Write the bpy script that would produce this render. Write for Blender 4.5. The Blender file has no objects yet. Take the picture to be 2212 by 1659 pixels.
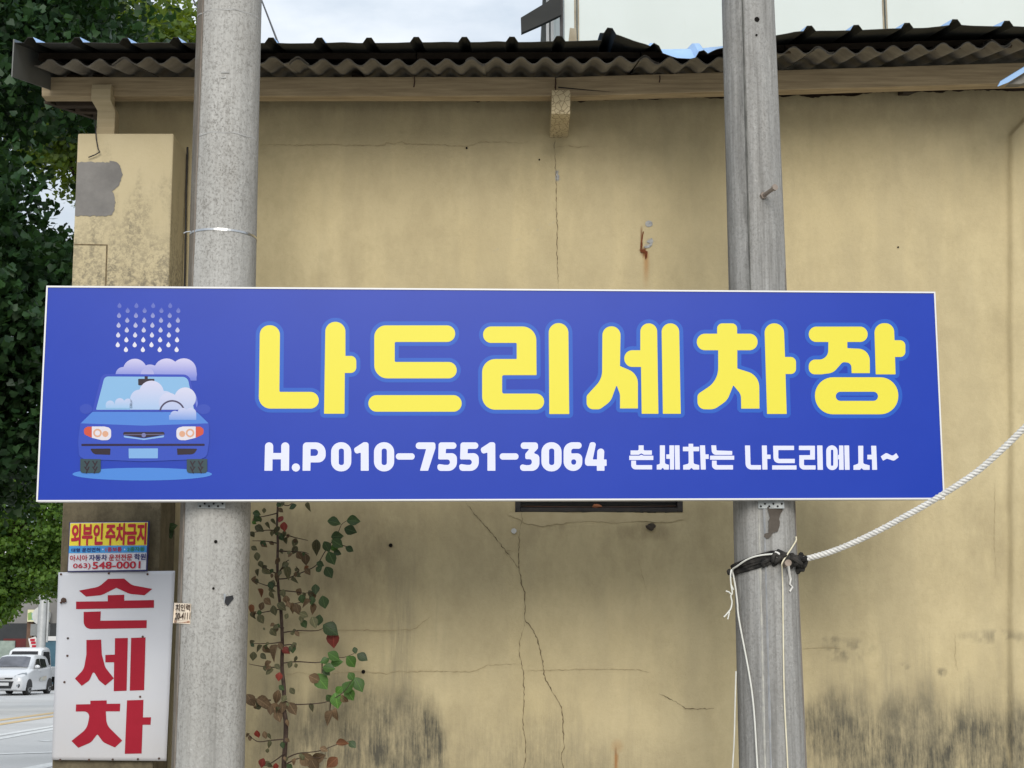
import bpy, bmesh, math, random
import numpy as np
from mathutils import Vector, Matrix
from mathutils.geometry import tessellate_polygon

# ------------------------------------------------------------------ camera, sky, sun, exposure
scene = bpy.context.scene
COL = scene.collection
R = math.radians
EYE = 1.5
PITCH = math.atan(1063.0 / 6300.0)
cd = bpy.data.cameras.new('camera'); cam = bpy.data.objects.new('camera', cd); COL.objects.link(cam)
cam.location = (0, 0, EYE); cam.rotation_euler = (math.pi / 2 + PITCH, 0, 0)
cd.sensor_width = 36; cd.lens = 6300.0 / 4032 * 36; cd.clip_end = 2000; cd.clip_start = 0.05
scene.camera = cam

SUN_EL, SUN_AZ = 26, 176          # azimuth clockwise from +Y (the way the camera looks): behind the camera, to the left
world = bpy.data.worlds.new('World'); scene.world = world; world.use_nodes = True
wt = world.node_tree; wt.nodes.clear()
def WN(t, **k):
    n = wt.nodes.new(t)
    for a, b in k.items(): setattr(n, a, b)
    return n
w_out = WN('ShaderNodeOutputWorld'); w_bg = WN('ShaderNodeBackground')
sky = WN('ShaderNodeTexSky'); sky.sky_type = 'NISHITA'; sky.sun_disc = False
sky.sun_elevation = R(SUN_EL); sky.sun_rotation = R(SUN_AZ); sky.dust_density = 2.0
tc = WN('ShaderNodeTexCoord')
sep = WN('ShaderNodeSeparateXYZ'); wt.links.new(tc.outputs['Generated'], sep.inputs[0])
mp = WN('ShaderNodeMapping'); mp.inputs['Scale'].default_value = (1.6, 1.6, 4.0); wt.links.new(tc.outputs['Generated'], mp.inputs[0])
cn = WN('ShaderNodeTexNoise'); cn.inputs['Scale'].default_value = 2.6; cn.inputs['Detail'].default_value = 7; cn.inputs['Roughness'].default_value = .55
wt.links.new(mp.outputs[0], cn.inputs[0])
cr = WN('ShaderNodeValToRGB'); cr.color_ramp.elements[0].position = .37; cr.color_ramp.elements[1].position = .62
cr.color_ramp.elements[0].color = (4.5, 5.2, 6.0, 1); cr.color_ramp.elements[1].color = (8.0, 8.3, 8.6, 1)
wt.links.new(cn.outputs[0], cr.inputs[0])
# an overcast sky is brighter overhead than at the horizon: 1 + 2 sin(elevation)
ml = WN('ShaderNodeMath', operation='MULTIPLY_ADD'); ml.inputs[1].default_value = 1.25; ml.inputs[2].default_value = .62; ml.use_clamp = False
mx = WN('ShaderNodeMath', operation='MAXIMUM'); mx.inputs[1].default_value = 0.0
wt.links.new(sep.outputs[2], mx.inputs[0]); wt.links.new(mx.outputs[0], ml.inputs[0])
vm = WN('ShaderNodeVectorMath', operation='SCALE'); wt.links.new(cr.outputs[0], vm.inputs[0]); wt.links.new(ml.outputs[0], vm.inputs['Scale'])
mixw = WN('ShaderNodeMix', data_type='RGBA'); mixw.inputs['Factor'].default_value = .86
wt.links.new(sky.outputs[0], mixw.inputs['A']); wt.links.new(vm.outputs[0], mixw.inputs['B'])
wt.links.new(mixw.outputs['Result'], w_bg.inputs[0]); w_bg.inputs[1].default_value = .07
wt.links.new(w_bg.outputs[0], w_out.inputs[0])

sl = bpy.data.lights.new('sun', 'SUN'); so = bpy.data.objects.new('sun', sl); COL.objects.link(so)
sl.energy = 1.3; sl.angle = R(30); sl.color = (1.0, .95, .87)
az = R(SUN_AZ); el = R(SUN_EL)
sd = Vector((math.sin(az) * math.cos(el), math.cos(az) * math.cos(el), math.sin(el)))
so.rotation_euler = sd.to_track_quat('Z', 'Y').to_euler(); so.location = sd * 60

scene.view_settings.view_transform = 'Standard'; scene.view_settings.look = 'None'
scene.view_settings.gamma = 1.0; scene.view_settings.use_curve_mapping = False
scene.view_settings.exposure = 0.90
scene.render.engine = 'CYCLES'

# ------------------------------------------------------------------ helpers: where things stand
F = 6300.0 / 4032 * 2212          # focal length in units of a 2212 pixel wide picture
cp, sp_ = math.cos(PITCH), math.sin(PITCH)
def ray(x, y):
    u = (x - 1106) / F; v = (829.5 - y) / F
    return Vector((u, cp - v * sp_, sp_ + v * cp))
O = Vector((0, 0, EYE))
def at(x, y, Y):
    d = ray(x, y); return O + d * (Y / d.y)
def ground(x, y, z=0.0):
    d = ray(x, y); return O + d * ((z - EYE) / d.z)
random.seed(7); rng = np.random.default_rng(11)

# ------------------------------------------------------------------ helpers: materials
MATS = {}
def srgb(r, g, b):
    f = lambda c: (c / 255 / 12.92) if c / 255 <= .04045 else ((c / 255 + .055) / 1.055) ** 2.4
    return (f(r), f(g), f(b), 1)
class NT:
    def __init__(s, name):
        s.m = bpy.data.materials.new(name); s.m.use_nodes = True; s.t = s.m.node_tree
        s.b = s.t.nodes['Principled BSDF']; s.out = s.t.nodes['Material Output']
        s.tc = s.t.nodes.new('ShaderNodeTexCoord')
    def n(s, t, **k):
        x = s.t.nodes.new(t)
        for a, b in k.items(): setattr(x, a, b)
        return x
    def l(s, a, b): s.t.links.new(a, b)
    def noise(s, scale, detail=4, rough=.55, stretch=(1, 1, 1), src='Object', dist=0):
        mp = s.n('ShaderNodeMapping'); mp.inputs['Scale'].default_value = stretch; s.l(s.tc.outputs[src], mp.inputs[0])
        t = s.n('ShaderNodeTexNoise'); t.inputs['Scale'].default_value = scale; t.inputs['Detail'].default_value = detail
        t.inputs['Roughness'].default_value = rough; t.inputs['Distortion'].default_value = dist
        s.l(mp.outputs[0], t.inputs[0]); return t.outputs[0]
    def ramp(s, f, a, b, ca=(0, 0, 0, 1), cb=(1, 1, 1, 1)):
        r = s.n('ShaderNodeValToRGB'); e = r.color_ramp.elements
        e[0].position, e[1].position = a, b; e[0].color, e[1].color = ca, cb
        s.l(f, r.inputs[0]); return r.outputs[0]
    def mix(s, f, a, b, bt='MIX'):
        m = s.n('ShaderNodeMix', data_type='RGBA', blend_type=bt)
        for sock, v in ((m.inputs['Factor'], f), (m.inputs['A'], a), (m.inputs['B'], b)):
            if isinstance(v, (int, float, tuple)): sock.default_value = v
            else: s.l(v, sock)
        return m.outputs['Result']
    def math(s, op, a, b):
        m = s.n('ShaderNodeMath', operation=op)
        for i, v in enumerate((a, b)):
            if isinstance(v, (int, float)): m.inputs[i].default_value = v
            else: s.l(v, m.inputs[i])
        return m.outputs[0]
    def attr(s, name):
        a = s.n('ShaderNodeAttribute'); a.attribute_name = name; return a.outputs['Fac']
    def color(s, c):
        if isinstance(c, tuple): s.b.inputs['Base Color'].default_value = c
        else: s.l(c, s.b.inputs['Base Color'])
    def bump(s, h, strength=.3, dist=.01):
        b = s.n('ShaderNodeBump'); b.inputs['Strength'].default_value = strength; b.inputs['Distance'].default_value = dist
        s.l(h, b.inputs['Height']); s.l(b.outputs[0], s.b.inputs['Normal'])
    def fin(s, rough=.8, spec=.3, metal=0):
        s.b.inputs['Roughness'].default_value = rough; s.b.inputs['Specular IOR Level'].default_value = spec
        s.b.inputs['Metallic'].default_value = metal; return s.m
def pmat(name, c1, c2=None, scale=8, rough=.8, spec=.3, bump=0, bscale=None, stretch=(1, 1, 1), metal=0, lo=.35, hi=.65, bd=.005):
    if name in MATS: return MATS[name]
    t = NT(name)
    f = t.noise(scale, 5, .6, stretch)
    t.color(t.mix(t.ramp(f, lo, hi), c1, c2 or c1))
    if bump: t.bump(t.noise(bscale or scale * 4, 4, .6, stretch), bump, bd)
    MATS[name] = t.fin(rough, spec, metal); return MATS[name]
def L3(r, g, b): return (r, g, b, 1)

# ------------------------------------------------------------------ helpers: objects
def setp(o, label=None, cat=None, group=None, kind=None):
    if label: o['label'] = label
    if cat: o['category'] = cat
    if group: o['group'] = group
    if kind: o['kind'] = kind
    return o
def thing(name, label, cat, loc, group=None):
    o = bpy.data.objects.new(name, None); COL.objects.link(o); o.location = loc; o.empty_display_size = .2
    return setp(o, label, cat, group)
class MB:
    def __init__(s): s.v = []; s.f = []; s.mi = []; s.cur = 0
    def add(s, vs, fs):
        b = len(s.v); s.v += [tuple(p) for p in vs]
        s.f += [tuple(i + b for i in f) for f in fs]; s.mi += [s.cur] * len(fs); return s
    def box(s, x0, y0, z0, x1, y1, z1):
        return s.hexa([(x0, y0, z0), (x1, y0, z0), (x1, y1, z0), (x0, y1, z0), (x0, y0, z1), (x1, y0, z1), (x1, y1, z1), (x0, y1, z1)])
    def hexa(s, c):
        return s.add(c, [(3, 2, 1, 0), (4, 5, 6, 7), (0, 1, 5, 4), (1, 2, 6, 5), (2, 3, 7, 6), (3, 0, 4, 7)])
    def obox(s, c, ax, ay, az):      # centre and three half-axis vectors
        c = Vector(c); ax, ay, az = Vector(ax), Vector(ay), Vector(az)
        return s.hexa([c - ax - ay - az, c + ax - ay - az, c + ax + ay - az, c - ax + ay - az, c - ax - ay + az, c + ax - ay + az, c + ax + ay + az, c - ax + ay + az])
    def bar(s, p, q, w, h, up=(0, 0, 1)):
        p, q = Vector(p), Vector(q); d = (q - p); up = Vector(up); sd = d.cross(up).normalized(); u = sd.cross(d).normalized()
        return s.obox((p + q) / 2, d / 2, sd * w / 2, u * h / 2)
    def tube(s, pts, r, n=8, cap=True):
        pts = [Vector(p) for p in pts]; rs = r if isinstance(r, (list, tuple)) else [r] * len(pts)
        b = len(s.v); up = None; vs = []; fs = []
        for i, p in enumerate(pts):
            d = (pts[min(i + 1, len(pts) - 1)] - pts[max(i - 1, 0)]).normalized()
            if up is None: up = Vector((0, 0, 1)) if abs(d.z) < .9 else Vector((0, 1, 0))
            a = d.cross(up)
            if a.length < 1e-5: a = d.cross(Vector((1, 0, 0)))
            a.normalize(); c = a.cross(d).normalized(); up = c
            for k in range(n):
                t = 2 * math.pi * k / n
                vs.append(p + (a * math.cos(t) + c * math.sin(t)) * rs[i])
        for i in range(len(pts) - 1):
            for k in range(n):
                k2 = (k + 1) % n
                fs.append((i * n + k, i * n + k2, (i + 1) * n + k2, (i + 1) * n + k))
        if cap: fs.append(tuple(range(n))[::-1]); fs.append(tuple((len(pts) - 1) * n + k for k in range(n)))
        return s.add(vs, fs)
    def disc(s, c, nrm, r, h=.003, n=14):
        c = Vector(c); nrm = Vector(nrm).normalized()
        return s.tube([c, c + nrm * h], r, n)
    def ellipsoid(s, c, rx, ry, rz, nu=14, nv=8, jit=0):
        vs = []; fs = []
        for j in range(nv + 1):
            ph = math.pi * j / nv
            for i in range(nu):
                th = 2 * math.pi * i / nu; k = 1 + random.uniform(-jit, jit)
                vs.append((c[0] + rx * k * math.sin(ph) * math.cos(th), c[1] + ry * k * math.sin(ph) * math.sin(th), c[2] + rz * k * math.cos(ph)))
        for j in range(nv):
            for i in range(nu):
                i2 = (i + 1) % nu; fs.append((j * nu + i, (j + 1) * nu + i, (j + 1) * nu + i2, j * nu + i2))
        return s.add(vs, fs)
    def prism(s, poly, off):         # polygon points extruded by a vector
        poly = [Vector(p) for p in poly]; n = len(poly); off = Vector(off)
        return s.add(poly + [p + off for p in poly], [tuple(range(n))[::-1], tuple(range(n, 2 * n))] + [(i, (i + 1) % n, (i + 1) % n + n, i + n) for i in range(n)])
    def build(s, name, mat, parent=None, smooth=False, bevel=0, label=None, base=None):
        loc = Vector((0, 0, 0)); anc = parent
        while anc is not None: loc = loc + anc.location; anc = anc.parent
        own = Vector((0, 0, 0))
        if base is not None: own = Vector(base) - loc; loc = loc + own
        me = bpy.data.meshes.new(name)
        me.from_pydata([(p[0] - loc.x, p[1] - loc.y, p[2] - loc.z) for p in s.v], [], s.f)
        for m in (mat if isinstance(mat, (list, tuple)) else [mat]): me.materials.append(m)
        if any(s.mi): me.polygons.foreach_set('material_index', s.mi)
        if smooth: me.polygons.foreach_set('use_smooth', [True] * len(me.polygons))
        me.update()
        bm = bmesh.new(); bm.from_mesh(me)
        if len(s.f) < 60000: bmesh.ops.recalc_face_normals(bm, faces=bm.faces)
        bm.to_mesh(me); bm.free()
        o = bpy.data.objects.new(name, me); COL.objects.link(o); o.location = own
        if parent: o.parent = parent
        if bevel:
            b = o.modifiers.new('bevel', 'BEVEL'); b.width = bevel; b.segments = 2; b.limit_method = 'ANGLE'
        if smooth:
            try: me.set_sharp_from_angle(angle=R(40))
            except Exception: pass
        if label: o['label'] = label
        return o
def clean(o):                         # normals of open sheets face the camera side (-Y)
    return o

# value noise
def vnoise(x, y, seed=0):
    xi = np.floor(x).astype(np.int64); yi = np.floor(y).astype(np.int64); xf = x - xi; yf = y - yi
    def h(a, b):
        n = (a * 374761393 + b * 668265263 + seed * 982451653) & 0xffffffff
        n = ((n ^ (n >> 13)) * 1274126177) & 0xffffffff
        return ((n ^ (n >> 16)) & 0xffff) / 65535.0
    u = xf * xf * (3 - 2 * xf); v = yf * yf * (3 - 2 * yf)
    return (h(xi, yi) * (1 - u) + h(xi + 1, yi) * u) * (1 - v) + (h(xi, yi + 1) * (1 - u) + h(xi + 1, yi + 1) * u) * v
def fbm(x, y, seed=0, o=4):
    s = 0; a = .5
    for i in range(o): s = s + a * vnoise(x * 2 ** i, y * 2 ** i, seed + i); a *= .5
    return s / (1 - .5 ** o)
def sstep(a, b, x):
    t = np.clip((x - a) / (b - a), 0, 1); return t * t * (3 - 2 * t)

# flat print: rounded polygons, signed distances, contours
def fillet(pts, seg=7):
    out = []; n = len(pts)
    P = [Vector((p[0], p[1])) for p in pts]; r_ = [(p[2] if len(p) > 2 else 0) for p in pts]
    for i in range(n):
        p, a, b = P[i], P[i - 1], P[(i + 1) % n]
        da, db = (a - p), (b - p); la, lb = da.length, db.length
        if r_[i] <= 0 or la < 1e-6 or lb < 1e-6: out.append((p.x, p.y)); continue
        da /= la; db /= lb
        ang = math.acos(max(-1, min(1, da.dot(db))))
        if ang > math.pi - .02: out.append((p.x, p.y)); continue
        t = min(r_[i] / math.tan(ang / 2), la * .499, lb * .499)
        rr = t * math.tan(ang / 2)
        c = p + (da + db).normalized() * (rr / math.sin(ang / 2))
        s0 = p + da * t - c; s1 = p + db * t - c
        a0 = math.atan2(s0.y, s0.x); a1 = math.atan2(s1.y, s1.x); dd = (a1 - a0 + math.pi) % (2 * math.pi) - math.pi
        k = 2 if rr < 3 else seg
        for j in range(k + 1): out.append((c.x + rr * math.cos(a0 + dd * j / k), c.y + rr * math.sin(a0 + dd * j / k)))
    return out
def ell(cx, cy, rx, ry=None, n=28):
    ry = ry or rx
    return [(cx + rx * math.cos(2 * math.pi * i / n), cy + ry * math.sin(2 * math.pi * i / n)) for i in range(n)]
def sdf(polys, X, Y):
    d = np.full(X.shape, 1e9); ins = np.zeros(X.shape, bool)
    for P in polys:
        for i in range(len(P)):
            x0, y0 = P[i - 1]; x1, y1 = P[i]; ex, ey = x1 - x0, y1 - y0; L = ex * ex + ey * ey
            if L < 1e-9: continue
            t = np.clip(((X - x0) * ex + (Y - y0) * ey) / L, 0, 1)
            d = np.minimum(d, (X - x0 - t * ex) ** 2 + (Y - y0 - t * ey) ** 2)
            c = (y0 > Y) != (y1 > Y)
            if c.any(): ins ^= c & (X < x0 + (Y - y0) * ex / (ey if abs(ey) > 1e-9 else 1e-9))
    return np.where(ins, -np.sqrt(d), np.sqrt(d))
def contours(D, x0, y0, st, lev):
    S = D < lev; H, W = S.shape; seg = {}
    code = S[:-1, :-1] * 1 + S[:-1, 1:] * 2 + S[1:, 1:] * 4 + S[1:, :-1] * 8
    ys, xs = np.nonzero((code > 0) & (code < 15))
    E = {1: [(3, 0)], 2: [(0, 1)], 3: [(3, 1)], 4: [(1, 2)], 5: [(3, 2), (1, 0)], 6: [(0, 2)], 7: [(3, 2)], 8: [(2, 3)], 9: [(2, 0)], 10: [(0, 3), (2, 1)], 11: [(2, 1)], 12: [(1, 3)], 13: [(1, 0)], 14: [(0, 3)]}
    def key(i, j, e): return (('h', i, j), ('v', i, j + 1), ('h', i + 1, j), ('v', i, j))[e]
    for i, j in zip(ys, xs):
        for a, b in E[int(code[i, j])]: seg[key(i, j, a)] = key(i, j, b)
    def pt(k):
        t, i, j = k
        if t == 'h': a, b = D[i, j] - lev, D[i, j + 1] - lev; return (x0 + (j + a / (a - b)) * st, y0 + i * st)
        a, b = D[i, j] - lev, D[i + 1, j] - lev; return (x0 + j * st, y0 + (i + a / (a - b)) * st)
    out = []
    while seg:
        k0 = next(iter(seg)); k = k0; L = []
        while k in seg: L.append(pt(k)); k = seg.pop(k)
        if len(L) > 4: out.append(L)
    return out
def inside(p, L):
    c = False
    for i in range(len(L)):
        (x0, y0), (x1, y1) = L[i - 1], L[i]
        if (y0 > p[1]) != (y1 > p[1]) and p[0] < x0 + (p[1] - y0) * (x1 - x0) / (y1 - y0): c = not c
    return c
def tess(loops):
    """every outer loop is filled together with the holes that lie directly in it"""
    loops = [[p for i, p in enumerate(L) if math.hypot(p[0] - L[i - 1][0], p[1] - L[i - 1][1]) > .02] for L in loops]
    depth = [sum(inside(L[0], K) for K in loops if K is not L) for L in loops]
    flat, tris = [], []
    for L, d in zip(loops, depth):
        if d % 2: continue
        grp = [L] + [K for K, e in zip(loops, depth) if e == d + 1 and inside(K[0], L)]
        b = len(flat); flat += [p for K in grp for p in K]
        tris += [tuple(i + b for i in t) for t in tessellate_polygon([[Vector((p[0], p[1], 0)) for p in K] for K in grp])]
    return flat, tris
def sheet(name, loops, surf, off, mat, parent, label=None):
    flat, tr = tess(loops); m = MB(); m.add([surf(x, y, off) for x, y in flat], tr)
    return m.build(name, mat, parent, label=label)
def union(shapes, st=1.0, lev=0.0, zoom=None):
    """union of several filled shapes (each a list of loops), grown by lev"""
    allp = np.array([p for S in shapes for L in S for p in L]); g = lev + 3 * st
    x0, y0 = allp.min(0) - g; x1, y1 = allp.max(0) + g
    X, Y = np.meshgrid(np.arange(x0, x1, st), np.arange(y0, y1, st)); D = np.full(X.shape, 1e9)
    for S in shapes:
        q = np.array([p for L in S for p in L]); a = np.maximum(((q.min(0) - g - (x0, y0)) / st).astype(int), 0); b = ((q.max(0) + g - (x0, y0)) / st).astype(int) + 2
        sl_ = (slice(a[1], b[1]), slice(a[0], b[0])); D[sl_] = np.minimum(D[sl_], sdf(S, X[sl_], Y[sl_]))
    return contours(D, x0, y0, st, lev)
def zc(ox, oy, scale):               # coordinates read off an enlarged crop -> 2212 wide picture
    return lambda x, y: ((ox + x / scale) / 1.82278, (oy + y / scale) / 1.82278)
def conv(P, z): return [z(*p) for p in P]
def text_mesh(body, bold=.0):
    c = bpy.data.curves.new('t', 'FONT'); c.body = body; c.offset = bold; c.resolution_u = 3
    o = bpy.data.objects.new('t', c); COL.objects.link(o)
    me = bpy.data.meshes.new_from_object(o.evaluated_get(bpy.context.evaluated_depsgraph_get()))
    V = [tuple(v.co) for v in me.vertices]; Fc = [tuple(p.vertices) for p in me.polygons]
    bpy.data.objects.remove(o); bpy.data.curves.remove(c); bpy.data.meshes.remove(me)
    return V, Fc
def fit_text(name, body, quad, surf, off, mat, parent, bold=.02, fat=0.0):
    """text fitted into the four picture corners tl, tr, br, bl"""
    V, Fc = text_mesh(body, bold); A = np.array(V); x0, y0 = A[:, 0].min(), A[:, 1].min(); w, h = np.ptp(A[:, 0]), np.ptp(A[:, 1])
    tl, tr, br, bl = [np.array(q) for q in quad]; m = MB(); out = []
    for k, (dx, dy) in enumerate(((0, 0),) if not fat else ((0, 0), (fat, 0), (-fat, 0), (0, fat), (0, -fat), (fat * .7, fat * .7), (-fat * .7, fat * .7), (fat * .7, -fat * .7), (-fat * .7, -fat * .7))):   # heavier lettering: layers of film
        out = []
        for v in V:
            a = (v[0] - x0 + dx) / w; b = (v[1] - y0 + dy) / h
            q = (bl * (1 - a) + br * a) * (1 - b) + (tl * (1 - a) + tr * a) * b
            out.append(surf(q[0], q[1], off + .0002 * k))
        m.add(out, Fc)
    return m.build(name, mat, parent)
# ------------------------------------------------------------------ the ground and the street
def asphalt(name, a, b, sc=3.0):
    t = NT(name)
    big = t.noise(.35, 5, .6); fine = t.noise(60, 3, .7)
    c = t.mix(t.ramp(big, .35, .65), a, b)
    c = t.mix(.35, c, t.ramp(fine, .3, .7, L3(.45, .45, .45), L3(1.35, 1.35, 1.35)), 'MULTIPLY')
    t.color(c); t.bump(fine, .3, .004); return t.fin(.9, .2)
M_road = asphalt('asphalt', L3(.44, .435, .425), L3(.52, .515, .505))
M_lot = asphalt('lot_concrete', L3(.32, .31, .285), L3(.38, .37, .345))
M_paint = pmat('road_paint', L3(.72, .72, .70), L3(.5, .5, .49), 9, .7)
M_yellow = pmat('road_paint_yellow', L3(.58, .40, .17), L3(.5, .40, .26), 9, .7)
m = MB(); m.add([(-400, -60, 0), (400, -60, 0), (400, 500, 0), (-400, 500, 0)], [(0, 1, 2, 3)])
setp(m.build('road', M_road), kind='structure')
m = MB(); m.add([(-30, -25, .004), (40, -25, .004), (40, 20, .004), (-30, 20, .004)], [(0, 1, 2, 3)])
setp(m.build('parking_lot', M_lot), kind='structure')
def stripe(name, p, q, w, mat, z=.006):
    a, b = Vector((p.x, p.y, z)), Vector((q.x, q.y, z)); d = (b - a).normalized(); s_ = Vector((d.y, -d.x, 0)) * w / 2
    m = MB(); m.add([a + s_, b + s_, b - s_, a - s_], [(0, 1, 2, 3)]); setp(m.build(name, mat), kind='structure')
def gline(x0, y0, x1, y1, ext0=0, ext1=0):
    a, b = ground(x0, y0), ground(x1, y1); d = b - a; return a - d * ext0, b + d * ext1
for dy, wd in ((0, .3), (9, .26)):
    p, q = gline(0, 1556 + dy, 110, 1541 + dy * .8, 2, 3); stripe('yellow_line', p, q, wd, M_yellow)
for dy in (0, 7.5):
    p, q = gline(0, 1588 + dy, 110, 1570 + dy * .8, 2, 3); stripe('lane_line', p, q, .22, M_paint)
p, q = gline(86, 1601, 112, 1600, 0, .6); stripe('lane_mark', p, q, .28, M_paint)
p, q = gline(0, 1629, 112, 1625.5, 1, 2); stripe('stop_line', p, q, .30, M_paint)
p, q = gline(70, 1660, 112, 1652, 1, 2); stripe('lane_line', p, q, .3, M_paint)
# kerb and pavement on the far side of the road
m = MB(); m.box(-120, 69.0, 0.0, 80, 69.25, .14)
setp(m.build('kerb', pmat('kerb_stone', L3(.3, .3, .29), L3(.36, .36, .35), 6)), kind='structure')
m = MB(); m.box(-120, 69.25, 0.0, 80, 74.5, .13)
setp(m.build('pavement', pmat('pavement_stone', L3(.25, .22, .2), L3(.3, .28, .26), 5)), kind='structure')

# ------------------------------------------------------------------ the plastered building
WY = 9.0
PX = lambda x, y=900: at(x, y, WY).x
b_root = thing('storage_building', 'yellow plastered building with cracked wall and corrugated eave behind the blue sign', 'building', (0.3, WY + .1, 0))

def wall_material():
    t = NT('yellow_plaster')
    base = t.mix(t.ramp(t.noise(1.1, 5, .6), .3, .7), L3(.475, .395, .226), L3(.535, .455, .275))
    base = t.mix(t.ramp(t.noise(7, 6, .65, (1, 1, .6)), .42, .72), base, L3(.42, .35, .205))
    base = t.mix(t.math('MULTIPLY', t.ramp(t.noise(38, 4, .7), .5, .8), .35), base, L3(.38, .31, .185))
    base = t.mix(t.math('MULTIPLY', t.ramp(t.noise(120, 3, .7), .35, .7), .3), base, L3(.52, .445, .29))
    base = t.mix(t.math('MULTIPLY', t.ramp(t.noise(2.6, 3, .5, (1.7, 1.7, .22)), .46, .56), .30), base, L3(.375, .318, .20))
    base = t.mix(t.math('MULTIPLY', t.ramp(t.noise(3.4, 8, .7, (1, 1, .8)), .54, .7), .35), base, L3(.36, .30, .18))
    st = t.noise(9, 7, .72, (6.5, 6.5, .55))                 # rain streaks
    st2 = t.noise(34, 4, .7, (5, 5, .5))
    base = t.mix(t.math('MULTIPLY', t.attr('pale'), .8), base, L3(.50, .425, .27))
    gr = t.math('MULTIPLY', t.attr('grime_shade'), t.ramp(t.noise(4.5, 7, .7, (2.2, 2.2, .9)), .25, .7))
    base = t.mix(gr, base, L3(.225, .18, .108))
    mo = t.math('MULTIPLY', t.attr('mould'), t.math('ADD', .16, t.math('ADD', t.math('ADD', t.math('MULTIPLY', t.ramp(st, .34, .64), .42), t.math('MULTIPLY', t.ramp(st2, .35, .7), .2)), t.math('MULTIPLY', t.ramp(t.noise(7, 9, .72, (1.3, 1.3, .7)), .36, .64), .5))))
    base = t.mix(mo, base, L3(.085, .08, .062))
    sk = t.math('MULTIPLY', t.attr('soak'), t.ramp(st, .3, .66)); base = t.mix(sk, base, L3(.30, .26, .17))
    base = t.mix(t.attr('rust'), base, L3(.13, .035, .012))
    base = t.mix(t.math('MULTIPLY', t.attr('rustpale'), .8), base, L3(.36, .17, .05))
    base = t.mix(t.attr('bare'), base, L3(.30, .30, .29))
    t.color(base)
    h = t.math('ADD', t.noise(55, 5, .65), t.math('MULTIPLY', t.noise(9, 4, .6), 1.2)); t.bump(h, .35, .006)
    return t.fin(.92, .15)
M_wall = wall_material()
XL, XR = PX(243, 300), 3.75
Z0, ZT = .78, at(1106, 213, WY).z
nx = int((XR - XL) / .01); nz = int((ZT + .05 - Z0) / .01)
gx = np.linspace(XL, XR, nx); gz = np.linspace(Z0, ZT, nz)
gx2, gz2 = np.meshgrid(gx, gz)
# picture coordinates of every wall vertex, for the stains that sit at known spots of the wall
def to_px(x, y, z):
    dz = z - EYE; dep = y * cp + dz * sp_; up = dz * cp - y * sp_
    return 1106 + F * x / dep, 829.5 - F * up / dep
PXX, PYY = to_px(gx2, WY, gz2)
n1 = fbm(gx2 * 1.3, gz2 * 1.3, 3); n2 = fbm(gx2 * 5, gz2 * 3, 9); n3 = fbm(gx2 * 14, gz2 * 1.2, 21); n4 = fbm(gx2 * 30, gz2 * 22, 5)
# top edge of the plaster is broken
rag = (fbm(gx * 6, gx * 0 + .5, 2) - .5) * .05 + (fbm(gx * 30, gx * 0 + .5, 4) - .5) * .02
topz = np.interp((gx * F / 9.25) + 1106, [240, 600, 1000, 1150, 1300, 1560, 1700, 2130, 2212], [0, 0, -.006, -.012, .0, .022, .018, .055, .058]) + at(1106, 215, WY).z + rag
wz = Z0 + (gz2 - Z0) * ((topz - Z0) / (ZT - Z0))[None, :]
PXX, PYY = to_px(gx2, WY, wz)
step_ = sstep(2174, 2186, PXX + (n2 - .5) * 5) * sstep(-4, 4, PYY - (294 - (PXX - 2180) * 1.15) + (n2 - .5) * 6)
wy = WY - .03 * step_ + (n1 - .5) * .007 + (n2 - .5) * .004 + (fbm(gx2 * 3, gz2 * 9, 31) - .5) * .004
# mould along the foot of the wall
def blob(cx, cy, rx, ry, p=1.0): return np.clip(1 - ((PXX - cx) / rx) ** 2 - ((PYY - cy) / ry) ** 2, 0, 1) ** p
low = sstep(1400, 1570, PYY + (n3 - .5) * 150 + (n1 - .5) * 170 + (n2 - .5) * 90)
mould = low * np.clip(blob(740, 1630, 240, 270, .8) * .95 + blob(890, 1640, 80, 200) * 1.1 + blob(2110, 1620, 230, 220, .5) * 1.1 + blob(1880, 1630, 190, 170, .7) * 1.0 + blob(1800, 1540, 90, 110) * .7 + blob(1080, 1680, 300, 190) * .4 + blob(1190, 1680, 130, 150) * .25 + blob(1370, 1690, 130, 120) * .3, 0, 1)
mould = np.maximum(mould, np.clip(blob(760, 1490, 60, 60) * .5 + blob(1830, 1405, 70, 30) * .7 + blob(1795, 1380, 22, 9) * .8 + blob(2150, 1375, 90, 18) * .6 + blob(1950, 1440, 18, 9) * .9 + blob(2035, 1452, 14, 12) * .8, 0, 1) * sstep(.4, .6, n4) * .9)
mould = np.maximum(mould, sstep(.47, .62, n2) * np.clip(blob(1900, 1600, 380, 170) * .55, 0, 1))
soak = np.clip(blob(870, 1380, 110, 260) * .8 + blob(640, 1450, 150, 250) * .5 + blob(1990, 1480, 300, 140) * .6 + blob(1290, 1560, 120, 200) * .35, 0, 1) * sstep(.35, .65, n3)
grime_shade = np.clip(sstep(1060, 1110, PYY) * (1 - sstep(1180, 1390, PYY)) * (.18 + .3 * n1) + blob(700, 1240, 190, 230) * .55 + blob(1260, 1120, 200, 40) * .5 * sstep(.45, .6, n2) + blob(1390, 1150, 90, 20) * .5 + blob(840, 1180, 90, 130) * .3, 0, 1)  # brown discolouring, plus the sign's shade painted below its lower edge
grime_shade = np.maximum(grime_shade, np.clip(1 - (PYY - 212 - 30 * n2) / 55, 0, 1) * .55 * (.4 + n1))          # darker just under the beam
pale = np.clip(blob(1180, 1400, 420, 130) * .5 + blob(1400, 1480, 260, 200) * .5 + blob(1900, 380, 300, 120) * .25 + blob(1500, 450, 500, 160) * .25, 0, 1) * sstep(.3, .7, n1)
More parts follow.
